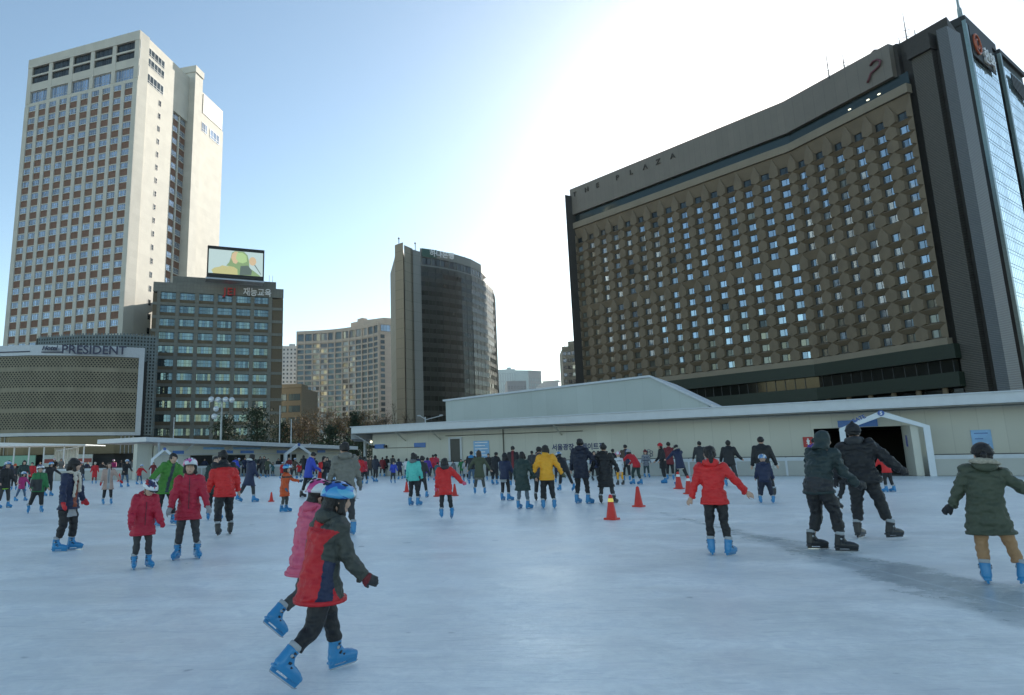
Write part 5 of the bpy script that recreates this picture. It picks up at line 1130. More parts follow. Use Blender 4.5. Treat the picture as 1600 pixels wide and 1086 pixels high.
        if hood == 'up':
            b = MB(); b.ball(hd+RH@Vector((0, -.016, .006))*hk, (.060*hk, .063*hk, .080*hk), 14, 10, M=RH); b.tube([hd+RH@Vector((0, -.02, -.03))*hk, J['sh']+R2@Vector((0, -.02, .0))*S], [.056*hk, .066*S], 14)
            child('hood', remeshed(b, vox, ['c_'+(hoodcol or jk)], 'hood', rough=.006*S, seed=seed+2))
        if fur:
            b = MB()
            if hood == 'up': b.tube([hd+RH@Vector((.056*sin(a), .030-.01*abs(sin(a)), .076*cos(a)-.006))*hk for a in [2*pi*i/16 for i in range(17)]], .013*hk, 8)
            else: b.tube([J['sh']+R2@Vector((.078*cos(a), -.030-.052*sin(a), .046+.012*sin(a)))*S for a in [-.5+4.14*i/12 for i in range(13)]], [.012*S]+[.019*S]*11+[.012*S], 8)
            child('fur_trim', remeshed(b, vox*.8, [fur], 'fur_trim', rough=.012*S, seed=seed))
        if under:   # a longer garment showing below the jacket
            b = MB(); loft(b, [pel+dn*(jl+under[1])*S, pel+dn*jl*.6*S, pel], [(.098*S*fl, .074*S+spread*.5), (.09*S, .07*S), (.08*S, .062*S)], rt2, 18); child('shirt_hem', remeshed(b, vox, ['c_'+under[0]], 'shirt_hem', rough=.008*S, seed=seed))
    if scarf:
        b = MB(); n0 = J['neck']; b.tube([n0+R2@Vector((.046*cos(a), .046*sin(a)*.9, -.004+.008*sin(a*2)))*S for a in [2*pi*i/12 for i in range(13)]], .024*S, 8)
        for s_, l_ in ((-.028, .17), (.030, .23)): b.tube([J['sh']+R2@Vector((s_, .060, .03))*S, J['sh']+R2@Vector((s_*1.2, .084, -.06))*S, J['sh']+R2@Vector((s_*1.4, .088, -l_))*S], [(.022*S, .014*S)]*3, 8)
        child('scarf', remeshed(b, vox*.8, ['c_'+scarf], 'scarf', rough=.014*S, seed=seed))
    # ---- gloves
    if glove:
        for n_, s_ in (('L', -1), ('R', 1)):
            b = MB(); hand(b, J['wri'+n_], J['fa'+n_], Vector((-s_, .5, 0)), S*1.12, 1.25, .45, s_); b.tube([J['wri'+n_]-J['fa'+n_]*.022*S, J['wri'+n_]+J['fa'+n_]*.006*S], [.025*S, .022*S], 10)
            gm = glove if isinstance(glove, tuple) else (glove,)
            w0, fa0 = J['wri'+n_], J['fa'+n_]
            child('glove', remeshed(b, max(.0055, vox*.8), ['c_'+g_ for g_ in gm], 'glove', (lambda c: 1 if (c-w0).dot(fa0) > .035*S else 0) if len(gm) > 1 else None, smooth=1))
    # ---- hair, hats, helmets
    hm = haircol
    if hair and not (hood == 'up'):
        b = MB(); v3 = lambda x, y, z: hd+RH@Vector((x, y, z))*hk
        b.ball(v3(0, -.012, .012), (.0525*hk, .0575*hk, .0605*hk), 16, 12, M=RH); b.ball(v3(0, .030, .042), (.038*hk, .026*hk, .020*hk), 12, 8, M=RH)
        for s_ in (-1, 1): b.ball(v3(s_*.038, .008, .012), (.014*hk, .026*hk, .030*hk), 10, 8, M=RH)
        if hair in ('bob', 'long'):
            l_ = .075 if hair == 'bob' else .19; dv = Vector((0, 0, -1))
            b.tube([v3(0, -.034, .0), v3(0, -.042, -.05), v3(0, -.040, -.05)+dv*(l_-.05)*S], [(.046*hk, .030*hk), (.046*hk, .03*hk), (.034*hk, .02*hk)], 12)
            for s_ in (-1, 1): b.tube([v3(s_*.044, .0, .01), v3(s_*.048, .008, -.05), v3(s_*.044, .022, -.05)+dv*(l_-.06)*S*.8], [.018*hk, .017*hk, .010*hk], 10)
        if hair == 'pony': b.tube([v3(0, -.060, .02), v3(0, -.085, .0), v3(0, -.083, -.06), v3(.005, -.07, -.12)], [.014*hk, .02*hk, .018*hk, .006*hk], 10)
        if hair == 'bun': b.ball(v3(0, -.045, .062), (.026*hk, .026*hk, .024*hk), 10, 8)
        child('hair', remeshed(b, vox*.85, [hm], 'hair', rough=.010*hk, seed=seed+7))
    if hat == 'beanie':
        b = MB(); v3 = lambda x, y, z: hd+RH@Vector((x, y, z))*hk
        b.ball(v3(0, -.010, .024), (.057*hk, .062*hk, .062*hk), 16, 12, M=RH); b.tube([v3(.056*sin(a), -.004+.062*cos(a), .016+.006*cos(a)) for a in [2*pi*i/16 for i in range(17)]], .0085*hk, 8)
        if jk and seed % 2: b.ball(v3(0, -.015, .088), .016*hk, 8, 6)
        child('hat', remeshed(b, vox*.85, [hatcol], 'hat', rough=.006*hk, seed=seed+9))
    if hat == 'helmet':
        if hatcol not in HELM: HELM[hatcol] = HB.mesh('helmet', hatcol, True)
        o = child('helmet', HELM[hatcol]); o.matrix_local = Matrix.Translation(hd+RH@Vector((0, -.004, .026))*hk)@RH.to_4x4()@Matrix.Scale(hk*1.02, 4)
        if det > 1 or dist < 28:
            if 'vent' not in HELM: HELM['vent'] = VN.mesh('vents', 'strap', True); HELM['peak'] = PK.mesh('peak', 'strap', True)
            child('vents', HELM['vent'], o); child('peak', HELM['peak'], o)
        b = MB(); v3 = lambda x, y, z: hd+RH@Vector((x, y, z))*hk
        b.tube([v3(-.050, .0, .02), v3(-.046, .012, -.03), v3(-.02, .03, -.066), v3(.02, .03, -.066), v3(.046, .012, -.03), v3(.050, .0, .02)], .0035*hk, 5); child('chin_strap', b.mesh('chin_strap', 'strap'))
    if bag:
        b = MB(); b.ball(J['mid']+R2@Vector((0, -.10, .06))*S, (.085*S, .055*S, .11*S), 12, 9, M=R2); child('backpack', remeshed(b, vox, ['c_'+bag], 'backpack'))
    return root
# ------------------------------------------------------------------ the skaters: position on the ice, height of the head top, heading
def paint_boy(x, y, z, wl, wr):
    if wl < .16 or wr < .16: return 1
    if z > -.045 and abs(x) > .03: return 1
    if abs(x) > .086 and z > -.20: return 1 if min(wl, wr) < .27 else 0
    if abs(x) > .070 and z < -.06 and abs(y) < .038: return 2
    return 0
person(-0.75, 4.42, 1.23, 62, 'nearest child, in red jacket with grey hood and sleeves and a blue patterned helmet', jk='red', mats2=('olivegrey', 'navy'), paint=paint_boy, tr='black', legs=((25, 3, 12), (-16, 3, 34)), arms=((2, 8, 14), (10, 14, 26)), lean=14, head=(6, 10), kid=2, jl=.115, jw=1.24, hood='down', hoodcol='olivegrey', glove=('darkred', 'charcoal'), hat='helmet', hatcol='helmet_blue', hair='bob', foot=((2, -3), (2, 40)), legw=1.15)
person(-1.05, 5.43, 1.22, 60, 'child in pink coat and pink helmet beside the nearest child in red', jk='pink', tr='camo', legs=((22, 3, 14), (-22, 3, 36)), arms=((46, 12, 12), (12, 10, 25)), lean=12, kid=2, jl=.12, jw=1.26, hood='down', hoodcol='pink', glove='hotpink', hat='helmet', hatcol='helmet_pink', hair='bob', foot=((2, 0), (2, 42)), puff=.06)
person(-1.49, 12.25, 1.71, -8, 'man in a grey hooded jacket seen from behind, legs hidden by the two helmeted children', jk='greige', tr='charcoal', arms=((5, 16, 22), (5, 16, 22)), lean=3, jl=.09, jw=1.05, hood='down', hoodcol='greige', hair='short', head=(0, -25), glove='grey')
person(-5.91, 10.82, 1.48, 128, 'woman in navy coat with a cream lace scarf, red gloves and grey shorts', jk='navy', tr='black', mats2=('rust',), paint=lambda x, y, z, wl, wr: 1 if (abs(x) < .032 and y > .03 and z < -.02) else 0, legs=((6, 6, 12), (2, 6, 14)), arms=((-12, 32, 12), (8, 20, 14)), lean=4, jl=.07, jw=1.05, under=('lightgrey', .085), scarf='cream', glove='red', hat='beanie', hatcol='hair', hair='bob', foot=((22, 0), (-10, 0)), flare=1.05, head=(0, -30), legw=1.1)
person(-3.83, 8.94, 1.14, 168, 'small child in crimson padded jacket and red white helmet looking down at the ice', jk='crimson', tr='charcoal', legs=((10, 4, 16), (6, 4, 12)), arms=((10, 14, 18), (10, 14, 18)), lean=13, kid=2, jl=.15, jw=1.18, puff=.06, hood='down', hoodcol='crimson', scarf=None, fur=None, glove='crimson', hat='helmet', hatcol='helmet_red', hair=None, head=(30, -25), foot=((12, 0), (12, 0)))
person(-3.50, 9.72, 1.44, 180, 'girl in crimson quilted jacket with belt, pink white helmet and pale gloves', jk='crimson', tr='charcoal', legs=((6, 7, 10), (4, 6, 10)), arms=((8, 18, 10), (8, 16, 10)), lean=5, kid=1, jl=.13, jw=1.06, puff=.055, hat='helmet', hatcol='helmet_pink', hair='bob', glove='lightgrey', foot=((14, 0), (20, 0)), flare=1.06)
person(-5.84, 14.75, 1.60, 160, 'young man in bright green hooded jacket leaning over with one arm out', jk='leaf', tr='black', legs=((16, 8, 20), (4, 6, 14)), arms=((10, 15, 15), (15, 48, 10)), lean=18, side=-8, jl=.10, jw=1.12, hood='down', hoodcol='leaf', hair='short', head=(0, 0), paint=lambda x, y, z, wl, wr: 1 if (abs(x) < .022 and y > .04) else 0, mats2=('slate',))
person(-5.12, 15.92, 1.53, 172, 'woman in dark green jacket with long black hair left of the red puffer man', jk='darkgreen', tr='black', legs=((14, 5, 18), (4, 4, 10)), arms=((18, 14, 25), (18, 14, 25)), lean=10, jl=.12, hood='down', hoodcol='olive', hair='long', foot=((10, 0), (10, 0)))
person(-3.83, 12.54, 1.61, -18, 'man in red padded jacket with black shoulders, seen from behind, wearing black skates', jk='brightred', mats2=('black',), paint=lambda x, y, z, wl, wr: 1 if z > -.05 else 0, tr='black', sk='black', legs=((-4, 7, 22), (16, 6, 20)), arms=((2, 14, 16), (-8, 16, 14)), lean=14, jl=.07, jw=1.1, puff=.06, hair='short', head=(0, -28), foot=((-28, 0), (12, 0)), legw=1.12)
person(-6.05, 22.12, 1.62, 62, 'woman gliding right in long navy coat with white fur hood trim', jk='navy', tr='charcoal', legs=((-26, 3, 4), (14, 3, 10)), arms=((8, 10, 18), (10, 10, 18)), lean=6, jl=.18, hood='down', hoodcol='navy', fur='fur_white', hair='long', foot=((0, 22), (0, 0)), flare=1.1)
person(-3.83, 17.80, 1.26, 115, 'small boy in orange snow jacket and blue helmet reaching forward', jk='orange', mats2=('brown',), paint=lambda x, y, z, wl, wr: 1 if (-.07 < z < -.03) else 0, tr='camo', legs=((8, 4, 12), (2, 3, 10)), arms=((45, 20, 30), (6, 10, 15)), lean=7, kid=2, jl=.18, jw=1.15, hat='helmet', hatcol='helmet_blue', hair='bob', glove='denim')
person(-4.36, 23.96, 1.64, 66, 'skater in bright blue jacket and striped track trousers, head lowered', jk='blue', tr='black', sk='black', legs=((-12, 4, 6), (10, 4, 14)), arms=((20, 12, 40), (20, 12, 40)), lean=12, jl=.09, hair='short', head=(28, 0))
person(-3.90, 24.57, 1.51, 150, 'skater in black and red jacket right of the bright blue one', jk='black', mats2=('brightred',), paint=lambda x, y, z, wl, wr: 1 if x > .05 else 0, tr='black', sk='black', arms=((30, 14, 40), (30, 14, 40)), lean=16, jl=.10, hair='bob')
person(-0.33, 19.17, 1.53, 22, 'girl in mint green jacket with grey hood and black bobbed hair', jk='mint', tr='black', legs=((4, 4, 8), (8, 4, 10)), arms=((4, 12, 10), (4, 12, 10)), lean=4, kid=1, jl=.05, hood='down', hoodcol='grey', hair='bob', glove='black', foot=((-4, 0), (14, 0)))
person(-0.10, 22.62, 1.44, 30, 'person in black with pale blue skates partly hidden by the mint jacket girl', jk='charcoal', tr='black', legs=((4, 8, 8), (0, 14, 10)), hair='short', kid=1)
person(0.47, 14.77, 1.37, -6, 'child in bright red padded coat with one arm stretched right, seen from behind', jk='brightred', tr='black', legs=((2, 4, 8), (-2, 7, 10)), arms=((2, 10, 12), (4, 46, 6)), lean=4, kid=1, jl=.14, jw=1.08, puff=.06, hood='down', hoodcol='charcoal', hair='bob', glove='pink', foot=((2, 0), (2, 22)))
person(1.98, 23.79, 1.58, 4, 'skater in olive grey coat with spread arms, seen from behind', jk='olive', tr='camo', legs=((4, 9, 10), (0, 9, 10)), arms=((2, 34, 4), (2, 34, 4)), lean=6, jl=.14, hat='beanie', hatcol='c_brown', hair='long', haircol='hair_brown', under=('greige', .05), flare=1.12, foot=((10, 12), (10, 0)))
person(2.30, 32.32, 1.65, 12, 'man in black jacket with bright blue shoulders left of the olive coat', jk='black', mats2=('teal2',), paint=lambda x, y, z, wl, wr: 1 if z > -.04 and abs(x) < .08 else 0, tr='denim', arms=((4, 18, 8), (4, 14, 8)), jl=.08, hair='short')
person(3.38, 31.82, 1.57, 35, 'skater in black stooping forward right of the olive coat', jk='black', tr='black', lean=24, legs=((14, 6, 20), (6, 8, 20)), arms=((30, 14, 30), (30, 14, 30)), jl=.1, hair='short')
person(2.51, 20.54, 1.46, 32, 'child in navy padded vest over a grey shirt with white collar', jk='navy', tr='black', arms=((20, 14, 35), (16, 14, 30)), kid=1, jl=.07, puff=.06, under=('lightgrey', .07), hair='bob', hat='beanie', hatcol='c_black', foot=((4, 0), (26, 0)), legs=((6, 5, 10), (4, 7, 12)))
person(4.00, 29.51, 1.82, 8, 'tall skater in black with a dark red scarf behind the navy vest child', jk='black', tr='black', mats2=('darkred',), paint=lambda x, y, z, wl, wr: 1 if y < -.04 and abs(x) < .03 else 0, jl=.12, hair='short')
person(2.57, 17.29, 1.49, 22, 'woman in long dark coat and grey jeans holding hands with the yellow jacket', jk='darkgreen', tr='jean', legs=((6, 5, 12), (4, 7, 12)), arms=((4, 12, 10), (6, 24, 10)), lean=8, jl=.20, jw=1.08, hair='bob', flare=1.12, foot=((-6, 0), (24, 0)), legw=.92)
person(3.21, 17.13, 1.66, -4, 'girl in bright yellow quilted jacket seen from behind', jk='yellow', tr='black', legs=((2, 4, 6), (2, 6, 8)), arms=((4, 24, 8), (4, 30, 8)), lean=3, jl=.08, puff=.085, hood='down', hair='long', glove='olive', foot=((4, 0), (12, 0)), legw=1.05)
person(3.50, 19.96, 1.65, 14, 'person in dark clothes hidden behind the yellow jacket girl, black skates', jk='charcoal', tr='black', sk='black', jl=.1, hair='short', legs=((8, 6, 12), (4, 5, 10)))
person(5.34, 24.71, 1.47, -28, 'skater in black bending low with a white helmet left of the navy man', jk='black', tr='black', lean=42, legs=((18, 8, 16), (-4, 18, 10)), arms=((40, 14, 20), (20, 20, 30)), jl=.08, hat='helmet', hatcol='helmet_white', hair='short', head=(10, 0), foot=((6, 0), (6, 24)))
person(4.46, 18.62, 1.83, 14, 'tall man in navy parka holding hands with the woman in the long black coat', jk='deepnavy', tr='black', legs=((8, 5, 14), (6, 6, 14)), arms=((4, 14, 14), (24, 34, 14)), lean=5, jl=.12, jw=1.06, hood='down', hoodcol='deepnavy', hair='short', foot=((-16, 0), (30, 0)))
person(5.11, 18.44, 1.67, 4, 'woman in knee length black coat and black skates seen from behind', jk='black', tr='charcoal', sk='black', legs=((4, 6, 8), (2, 10, 10)), arms=((14, 30, 10), (4, 26, 6)), lean=3, jl=.24, flare=1.18, hair='bun', scarf='black', foot=((0, 0), (26, 0)), legw=.95)
person(8.83, 33.93, 1.54, 170, 'small child in dark blue between the couple holding hands', jk='navy', tr='black', sk='black', kid=1, hair='bob')
person(9.28, 34.61, 1.54, 190, 'small child with white sleeves behind the long black coat', jk='lightgrey', mats2=('navy',), paint=lambda x, y, z, wl, wr: 1 if abs(x) < .06 else 0, tr='black', kid=1, hair='bob')
person(8.59, 28.74, 1.44, -18, 'child in white striped jacket, yellow trousers and a pink helmet', jk='white', mats2=('charcoal',), paint=lambda x, y, z, wl, wr: 1 if (-.085 < z < -.07 or -.2 < z < -.19) else 0, tr='yellow', sk='black', kid=2, jl=.12, hat='helmet', hatcol='helmet_pink', hair=None, lean=6)
person(10.02, 32.43, 1.82, 8, 'person in brown and navy jacket left of the bending red jacket', jk='brown', mats2=('navy',), paint=lambda x, y, z, wl, wr: 1 if x > 0 else 0, tr='black', jl=.08, hair='short', lean=8)
person(9.41, 29.01, 1.54, -48, 'skater in red jacket bending far forward by the boards', jk='red', tr='darkgreen', lean=44, legs=((20, 6, 26), (6, 6, 20)), arms=((50, 12, 10), (34, 14, 20)), jl=.08, hair='bob', hat='beanie', hatcol='c_lightgrey')
person(12.51, 36.82, 1.53, 176, 'child with red pointed hat and striped top against the boards', jk='lightgrey', mats2=('navy',), paint=lambda x, y, z, wl, wr: int(z*60) % 2, tr='slate', kid=2, hat='beanie', hatcol='c_darkred', hair='bob')
person(10.90, 29.67, 1.80, -110, 'woman in black coat and red cap facing left by the boards', jk='black', tr='black', jl=.16, hat='beanie', hatcol='c_red', hair='bob', arms=((10, 10, 30), (10, 10, 30)), lean=5)
person(12.36, 32.90, 1.91, 10, 'person in dark red jacket right behind the red cap woman', jk='darkred', tr='black', jl=.12, hair='short')
person(10.92, 27.67, 1.71, -30, 'skater in navy jacket with fur hood pulling someone along with both arms', jk='navy', tr='black', lean=18, legs=((10, 6, 16), (-16, 10, 10)), arms=((48, 16, 8), (44, 6, 8)), jl=.13, hood='down', hoodcol='navy', fur='fur', hair='bob', under=('cream', .015), foot=((6, 0), (6, 22)))
person(14.26, 33.67, 1.92, 6, 'man in dark grey jacket and jeans standing by the boards', jk='charcoal', tr='denim', jl=.08, hair='short', arms=((6, 18, 10), (6, 18, 10)))
person(12.16, 25.95, 1.83, 12, 'broad man in black jacket behind the red hooded jacket girl', jk='black', tr='charcoal', jl=.07, jw=1.1, hair='short', arms=((4, 20, 20), (10, 26, 40)), lean=10, legs=((10, 8, 14), (2, 12, 14)), foot=((4, 0), (20, 0)))
person(3.99, 9.04, 1.48, -4, 'girl in red hooded jacket and black leggings with arms spread, from behind', jk='brightred', tr='black', legs=((4, 2, 6), (0, 5, 6)), arms=((4, 20, 6), (6, 40, 8)), lean=4, kid=1, jl=.06, jw=1.06, hood='down', hoodcol='brightred', hair='pony', legw=.95, foot=((3, 0), (30, 0)))
person(10.38, 19.94, 1.82, 2, 'man in long black jacket behind the little child in navy snowsuit', jk='black', tr='black', sk='black', jl=.12, jw=1.05, hair='short', arms=((4, 14, 8), (4, 20, 8)), legs=((4, 6, 8), (0, 10, 8)))
person(9.12, 17.57, 1.28, -2, 'little child in navy snowsuit and white helmet seen from behind', jk='navy', tr='deepnavy', kid=2, jl=.08, hood='down', hoodcol='navy', hat='helmet', hatcol='helmet_white', hair=None, legs=((4, 10, 8), (2, 10, 8)), arms=((6, 14, 20), (6, 14, 20)), legw=1.3, jw=1.12)
person(5.60, 9.30, 1.65, 38, 'man in hooded dark green jacket stooping, black trousers and grey skates', jk='darkgreen2', mats2=('charcoal',), paint=lambda x, y, z, wl, wr: 1 if z < -.24 else 0, tr='black', sk='black', legs=((10, 6, 26), (16, 8, 20)), arms=((10, 12, 18), (18, 14, 28)), lean=20, jl=.05, jw=1.08, hood='up', hair='short', glove='black', foot=((-26, 0), (36, 0)), legw=1.12)
person(7.00, 10.35, 1.79, 4, 'tall man in black down jacket and black cap, right arm out, from behind', jk='black', tr='black', sk='black', legs=((2, 4, 10), (2, 15, 10)), arms=((4, 16, 10), (14, 42, 14)), lean=4, side=-4, jl=.05, jw=1.16, puff=.06, hood='down', hoodcol='charcoal', hat='beanie', hatcol='c_black', hair='short', glove='black', foot=((-14, 0), (42, 0)), legw=1.12)
person(14.75, 20.83, 1.32, -40, 'child in red jacket with black trousers between the arch and the tall man', jk='brightred', tr='black', kid=1, jl=.06, lean=10, arms=((30, 14, 20), (30, 14, 20)), hair='short')
person(9.39, 14.70, 1.41, 40, 'person hidden behind the hooded man, only a pale glove and a skate showing', jk='black', tr='black', sk='black', kid=1, glove='cream', hair='short', foot=((5, 20), (5, 30)), legs=((-10, 6, 20), (6, 6, 10)))
person(5.88, 6.83, 1.42, -4, 'girl in olive parka with fur collar and tan trousers at the right edge, from behind', jk='parka', tr='tan', legs=((2, 1, 10), (4, 14, 8)), arms=((4, 26, 10), (6, 42, 22)), lean=5, side=6, kid=1, jl=.17, jw=1.1, hood='down', hoodcol='parka', fur='fur', hair='pony', hat='beanie', hatcol='hair', glove='black', foot=((2, 0), (18, 0)), flare=1.12)
# far left group
person(-13.95, 21.66, 1.52, 150, 'tall youth in black jacket with lime hem at the left picture edge', jk='black', tr='charcoal', jl=.1, under=('lime', .02), hat='helmet', hatcol='helmet_white', hair='short', legs=((8, 6, 10), (2, 6, 12)))
person(-22.49, 35.06, 1.66, 170, 'woman in dark blue jacket with long hair behind the lime hem youth', jk='navy', tr='denim', hair='long', jl=.12)
person(-23.06, 36.61, 1.45, 190, 'child in orange knitted hat beside the dark green coat', jk='charcoal', tr='black', hat='beanie', hatcol='c_orange', hair='bob', kid=1)
person(-21.38, 34.64, 1.64, 172, 'woman in dark green coat behind the pink jacket child', jk='darkgreen', tr='black', hair='long', jl=.2)
person(-15.84, 25.60, 1.13, 150, 'small child in pink jacket and jeans with a pale helmet', jk='magenta', tr='denim', kid=2, hat='helmet', hatcol='helmet_white', hair='bob', legs=((10, 12, 12), (-4, 14, 10)), arms=((12, 30, 10), (20, 20, 40)), lean=10)
person(-11.38, 19.13, 1.38, 168, 'boy in green jacket and black snow trousers left of the lace scarf woman', jk='green', mats2=('charcoal',), paint=lambda x, y, z, wl, wr: 1 if z < -.10 and x > -.05 else 0, tr='black', kid=1, jl=.08, jw=1.1, legs=((4, 5, 8), (-8, 12, 14)), arms=((8, 14, 14), (8, 14, 14)), hat='helmet', hatcol='helmet_red', hair='short', legw=1.2, foot=((6, 0), (20, 24)))
person(-16.88, 29.24, 1.49, 150, 'skater in black with white helmet right of the green jacket boy', jk='black', tr='black', hat='helmet', hatcol='helmet_blue', hair='bob', arms=((20, 50, 10), (20, 20, 20)))
person(-24.21, 40.09, 1.55, 190, 'person in red coat behind the green jacket boy', jk='red', tr='black', hair='short')
person(-10.96, 22.57, 1.43, 176, 'woman in long beige coat with very long brown hair', jk='beige', mats2=('lightgrey',), paint=lambda x, y, z, wl, wr: 1 if abs(x) < .03 and y > .03 else 0, tr='black', jl=.17, flare=1.14, hair='long', haircol='hair_brown', glove='red', arms=((4, 34, 8), (6, 12, 10)), legs=((4, 5, 8), (2, 5, 8)))
person(-17.54, 38.08, 1.58, 160, 'skater in black bending with white helmet left of the red jacket child', jk='black', tr='denim', lean=26, hat='helmet', hatcol='helmet_white', hair='short', arms=((30, 10, 20), (30, 10, 20)), legs=((16, 8, 20), (6, 8, 16)))
person(-18.39, 41.96, 1.26, 150, 'child in red jacket and dark helmet bending right of the black one', jk='red', tr='denim', kid=1, lean=30, hat='helmet', hatcol='helmet_white', hair='short', arms=((20, 40, 10), (20, 40, 10)), legs=((16, 8, 20), (6, 8, 16)))
person(-22.86, 45.07, 1.48, 182, 'skater in long red coat close to the far boards', jk='red', tr='darkred', jl=.22, hat='beanie', hatcol='c_cream', hair='bob')
# onlookers and far skaters
person(-41.57, 70.29, 1.66, 190, 'first onlooker behind the far left boards, in navy', jk='navy', tr='black', hair='short', arms=((15, 26, 39), (8, 19, 43)), legs=((7, 8, 6), (11, 3, 19)), lean=8, side=2, jl=0.09, jw=1.00)
person(-38.34, 67.30, 1.96, 190, 'second onlooker behind the far left boards, in black', jk='black', tr='black', hair='long', hat='helmet', hatcol='helmet_pink', arms=((45, 23, 39), (35, 23, 30)), legs=((12, 9, 8), (-1, 8, 8)), lean=20, side=0, jl=0.06, jw=1.09)
person(-37.66, 67.50, 1.97, 200, 'third onlooker behind the far left boards, in grey', jk='grey', tr='black', hair='bob', arms=((4, 13, 53), (2, 17, 54)), legs=((-8, 9, 12), (7, 7, 16)), lean=14, side=0, jl=0.18, jw=1.15)
person(-36.28, 66.67, 1.73, 200, 'fourth onlooker behind the far left boards, in charcoal', jk='charcoal', tr='black', hair='short', arms=((8, 19, 11), (2, 12, 36)), legs=((-2, 5, 17), (12, 9, 13)), lean=14, side=2, jl=0.18, jw=1.07)
person(-34.95, 65.66, 1.64, 150, 'fifth onlooker behind the far left boards, in red', jk='red', tr='black', hair='long', hat='helmet', hatcol='helmet_red', arms=((34, 26, 31), (14, 18, 48)), legs=((-8, 9, 12), (11, 8, 9)), lean=8, side=2, jl=0.06, jw=1.10)
person(-33.83, 64.99, 1.57, 170, 'sixth onlooker behind the far left boards, in navy', jk='navy', tr='black', hair='long', arms=((13, 28, 58), (17, 17, 12)), legs=((-6, 6, 19), (-6, 5, 6)), lean=14, side=-4, jl=0.06, jw=1.02)
person(-31.92, 64.23, 1.51, 170, 'seventh onlooker behind the far left boards, in black', jk='black', tr='black', hair='bob', arms=((49, 21, 60), (7, 9, 43)), legs=((11, 9, 5), (4, 8, 14)), lean=20, side=-2, jl=0.09, jw=1.16)
person(-29.83, 62.25, 1.70, 170, 'eighth onlooker behind the far left boards, in pink', jk='magenta', tr='black', hair='bob', hat='helmet', hatcol='helmet_pink', arms=((19, 8, 9), (6, 27, 39)), legs=((-7, 4, 17), (1, 7, 12)), lean=5, side=5, jl=0.06, jw=1.16)
person(-28.88, 61.53, 1.64, 0, 'ninth onlooker behind the far left boards, in black', jk='black', tr='black', hair='short', arms=((21, 18, 28), (8, 20, 29)), legs=((6, 9, 20), (4, 8, 7)), lean=20, side=6, jl=0.13, jw=1.05)
person(-27.50, 60.89, 1.75, 170, 'tenth onlooker behind the far left boards, in light grey', jk='lightgrey', tr='black', hair='long', arms=((46, 15, 24), (27, 16, 38)), legs=((1, 7, 14), (-8, 9, 17)), lean=20, side=-1, jl=0.06, jw=1.04)
person(-25.33, 58.91, 1.59, 190, 'eleventh onlooker behind the far left boards, in crimson', jk='crimson', tr='black', hair='short', hat='helmet', hatcol='helmet_red', arms=((37, 28, 13), (3, 28, 45)), legs=((2, 6, 15), (3, 7, 12)), lean=14, side=-6, jl=0.06, jw=1.15)
person(-24.92, 59.04, 1.45, 150, 'twelfth onlooker behind the far left boards, in dark red', jk='darkred', tr='black', hair='long', arms=((1, 19, 21), (29, 17, 42)), legs=((11, 5, 9), (3, 4, 14)), lean=8, side=3, jl=0.13, jw=1.02)
person(-24.36, 59.36, 1.44, 190, 'thirteenth onlooker behind the far left boards, in navy', jk='navy', tr='black', hair='short', arms=((24, 11, 54), (1, 26, 48)), legs=((-4, 5, 20), (-1, 8, 12)), lean=5, side=-1, jl=0.09, jw=1.10)
person(-15.64, 54.39, 1.58, 160, 'far skater in slate, first in the cluster near the far left pavilion', jk='slate', tr='black', hair='short', hat='helmet', hatcol='helmet_white', arms=((41, 11, 11), (20, 18, 48)), legs=((-1, 6, 9), (-6, 5, 10)), lean=20, side=1, jl=0.13, jw=1.01)
person(-14.61, 57.26, 1.72, 160, 'far skater in black, second in the cluster near the far left pavilion', jk='black', tr='black', hair='bob', arms=((7, 9, 38), (12, 18, 56)), legs=((10, 4, 12), (2, 9, 6)), lean=20, side=-1, jl=0.09, jw=1.04)
person(-13.61, 54.80, 1.75, 180, 'far skater in charcoal, third in the cluster near the far left pavilion', jk='charcoal', tr='black', hair='bob', arms=((33, 16, 34), (22, 28, 31)), legs=((1, 6, 17), (-7, 6, 8)), lean=5, side=-6, jl=0.18, jw=1.15)
person(-12.75, 52.58, 1.53, 160, 'far skater in olive, fourth in the cluster near the far left pavilion', jk='olive', tr='black', hair='short', arms=((39, 24, 32), (35, 30, 19)), legs=((-7, 8, 18), (8, 5, 14)), lean=5, side=-5, jl=0.13, jw=0.98)
person(-13.15, 56.29, 1.20, 180, 'far skater in teal, fifth in the cluster near the far left pavilion', jk='teal', tr='black', hair='short', kid=1, arms=((15, 9, 7), (32, 14, 32)), legs=((10, 3, 4), (7, 8, 7)), lean=5, side=2, jl=0.13, jw=1.01)
person(-13.13, 58.18, 1.52, 180, 'far skater in black, sixth in the cluster near the far left pavilion', jk='black', tr='black', hair='bob', arms=((1, 24, 39), (26, 9, 44)), legs=((-5, 5, 8), (0, 9, 19)), lean=2, side=-1, jl=0.09, jw=1.00)
person(-10.67, 51.29, 1.59, 160, 'far skater in dark red, seventh in the cluster near the far left pavilion', jk='darkred', tr='black', hair='short', arms=((34, 11, 15), (15, 33, 22)), legs=((-4, 9, 4), (7, 8, 16)), lean=2, side=6, jl=0.13, jw=1.01)
person(-9.59, 47.69, 1.48, 160, 'far skater in brown, eighth in the cluster near the far left pavilion', jk='brown', tr='black', hair='short', hat='helmet', hatcol='helmet_white', arms=((39, 24, 38), (27, 9, 35)), legs=((2, 9, 4), (-7, 9, 8)), lean=2, side=-5, jl=0.06, jw=0.97)
person(-9.48, 49.04, 1.18, 180, 'far skater in red, ninth in the cluster near the far left pavilion', jk='red', tr='black', hair='short', kid=1, arms=((2, 10, 37), (32, 23, 25)), legs=((-3, 5, 6), (3, 6, 16)), lean=20, side=-2, jl=0.13, jw=1.01)
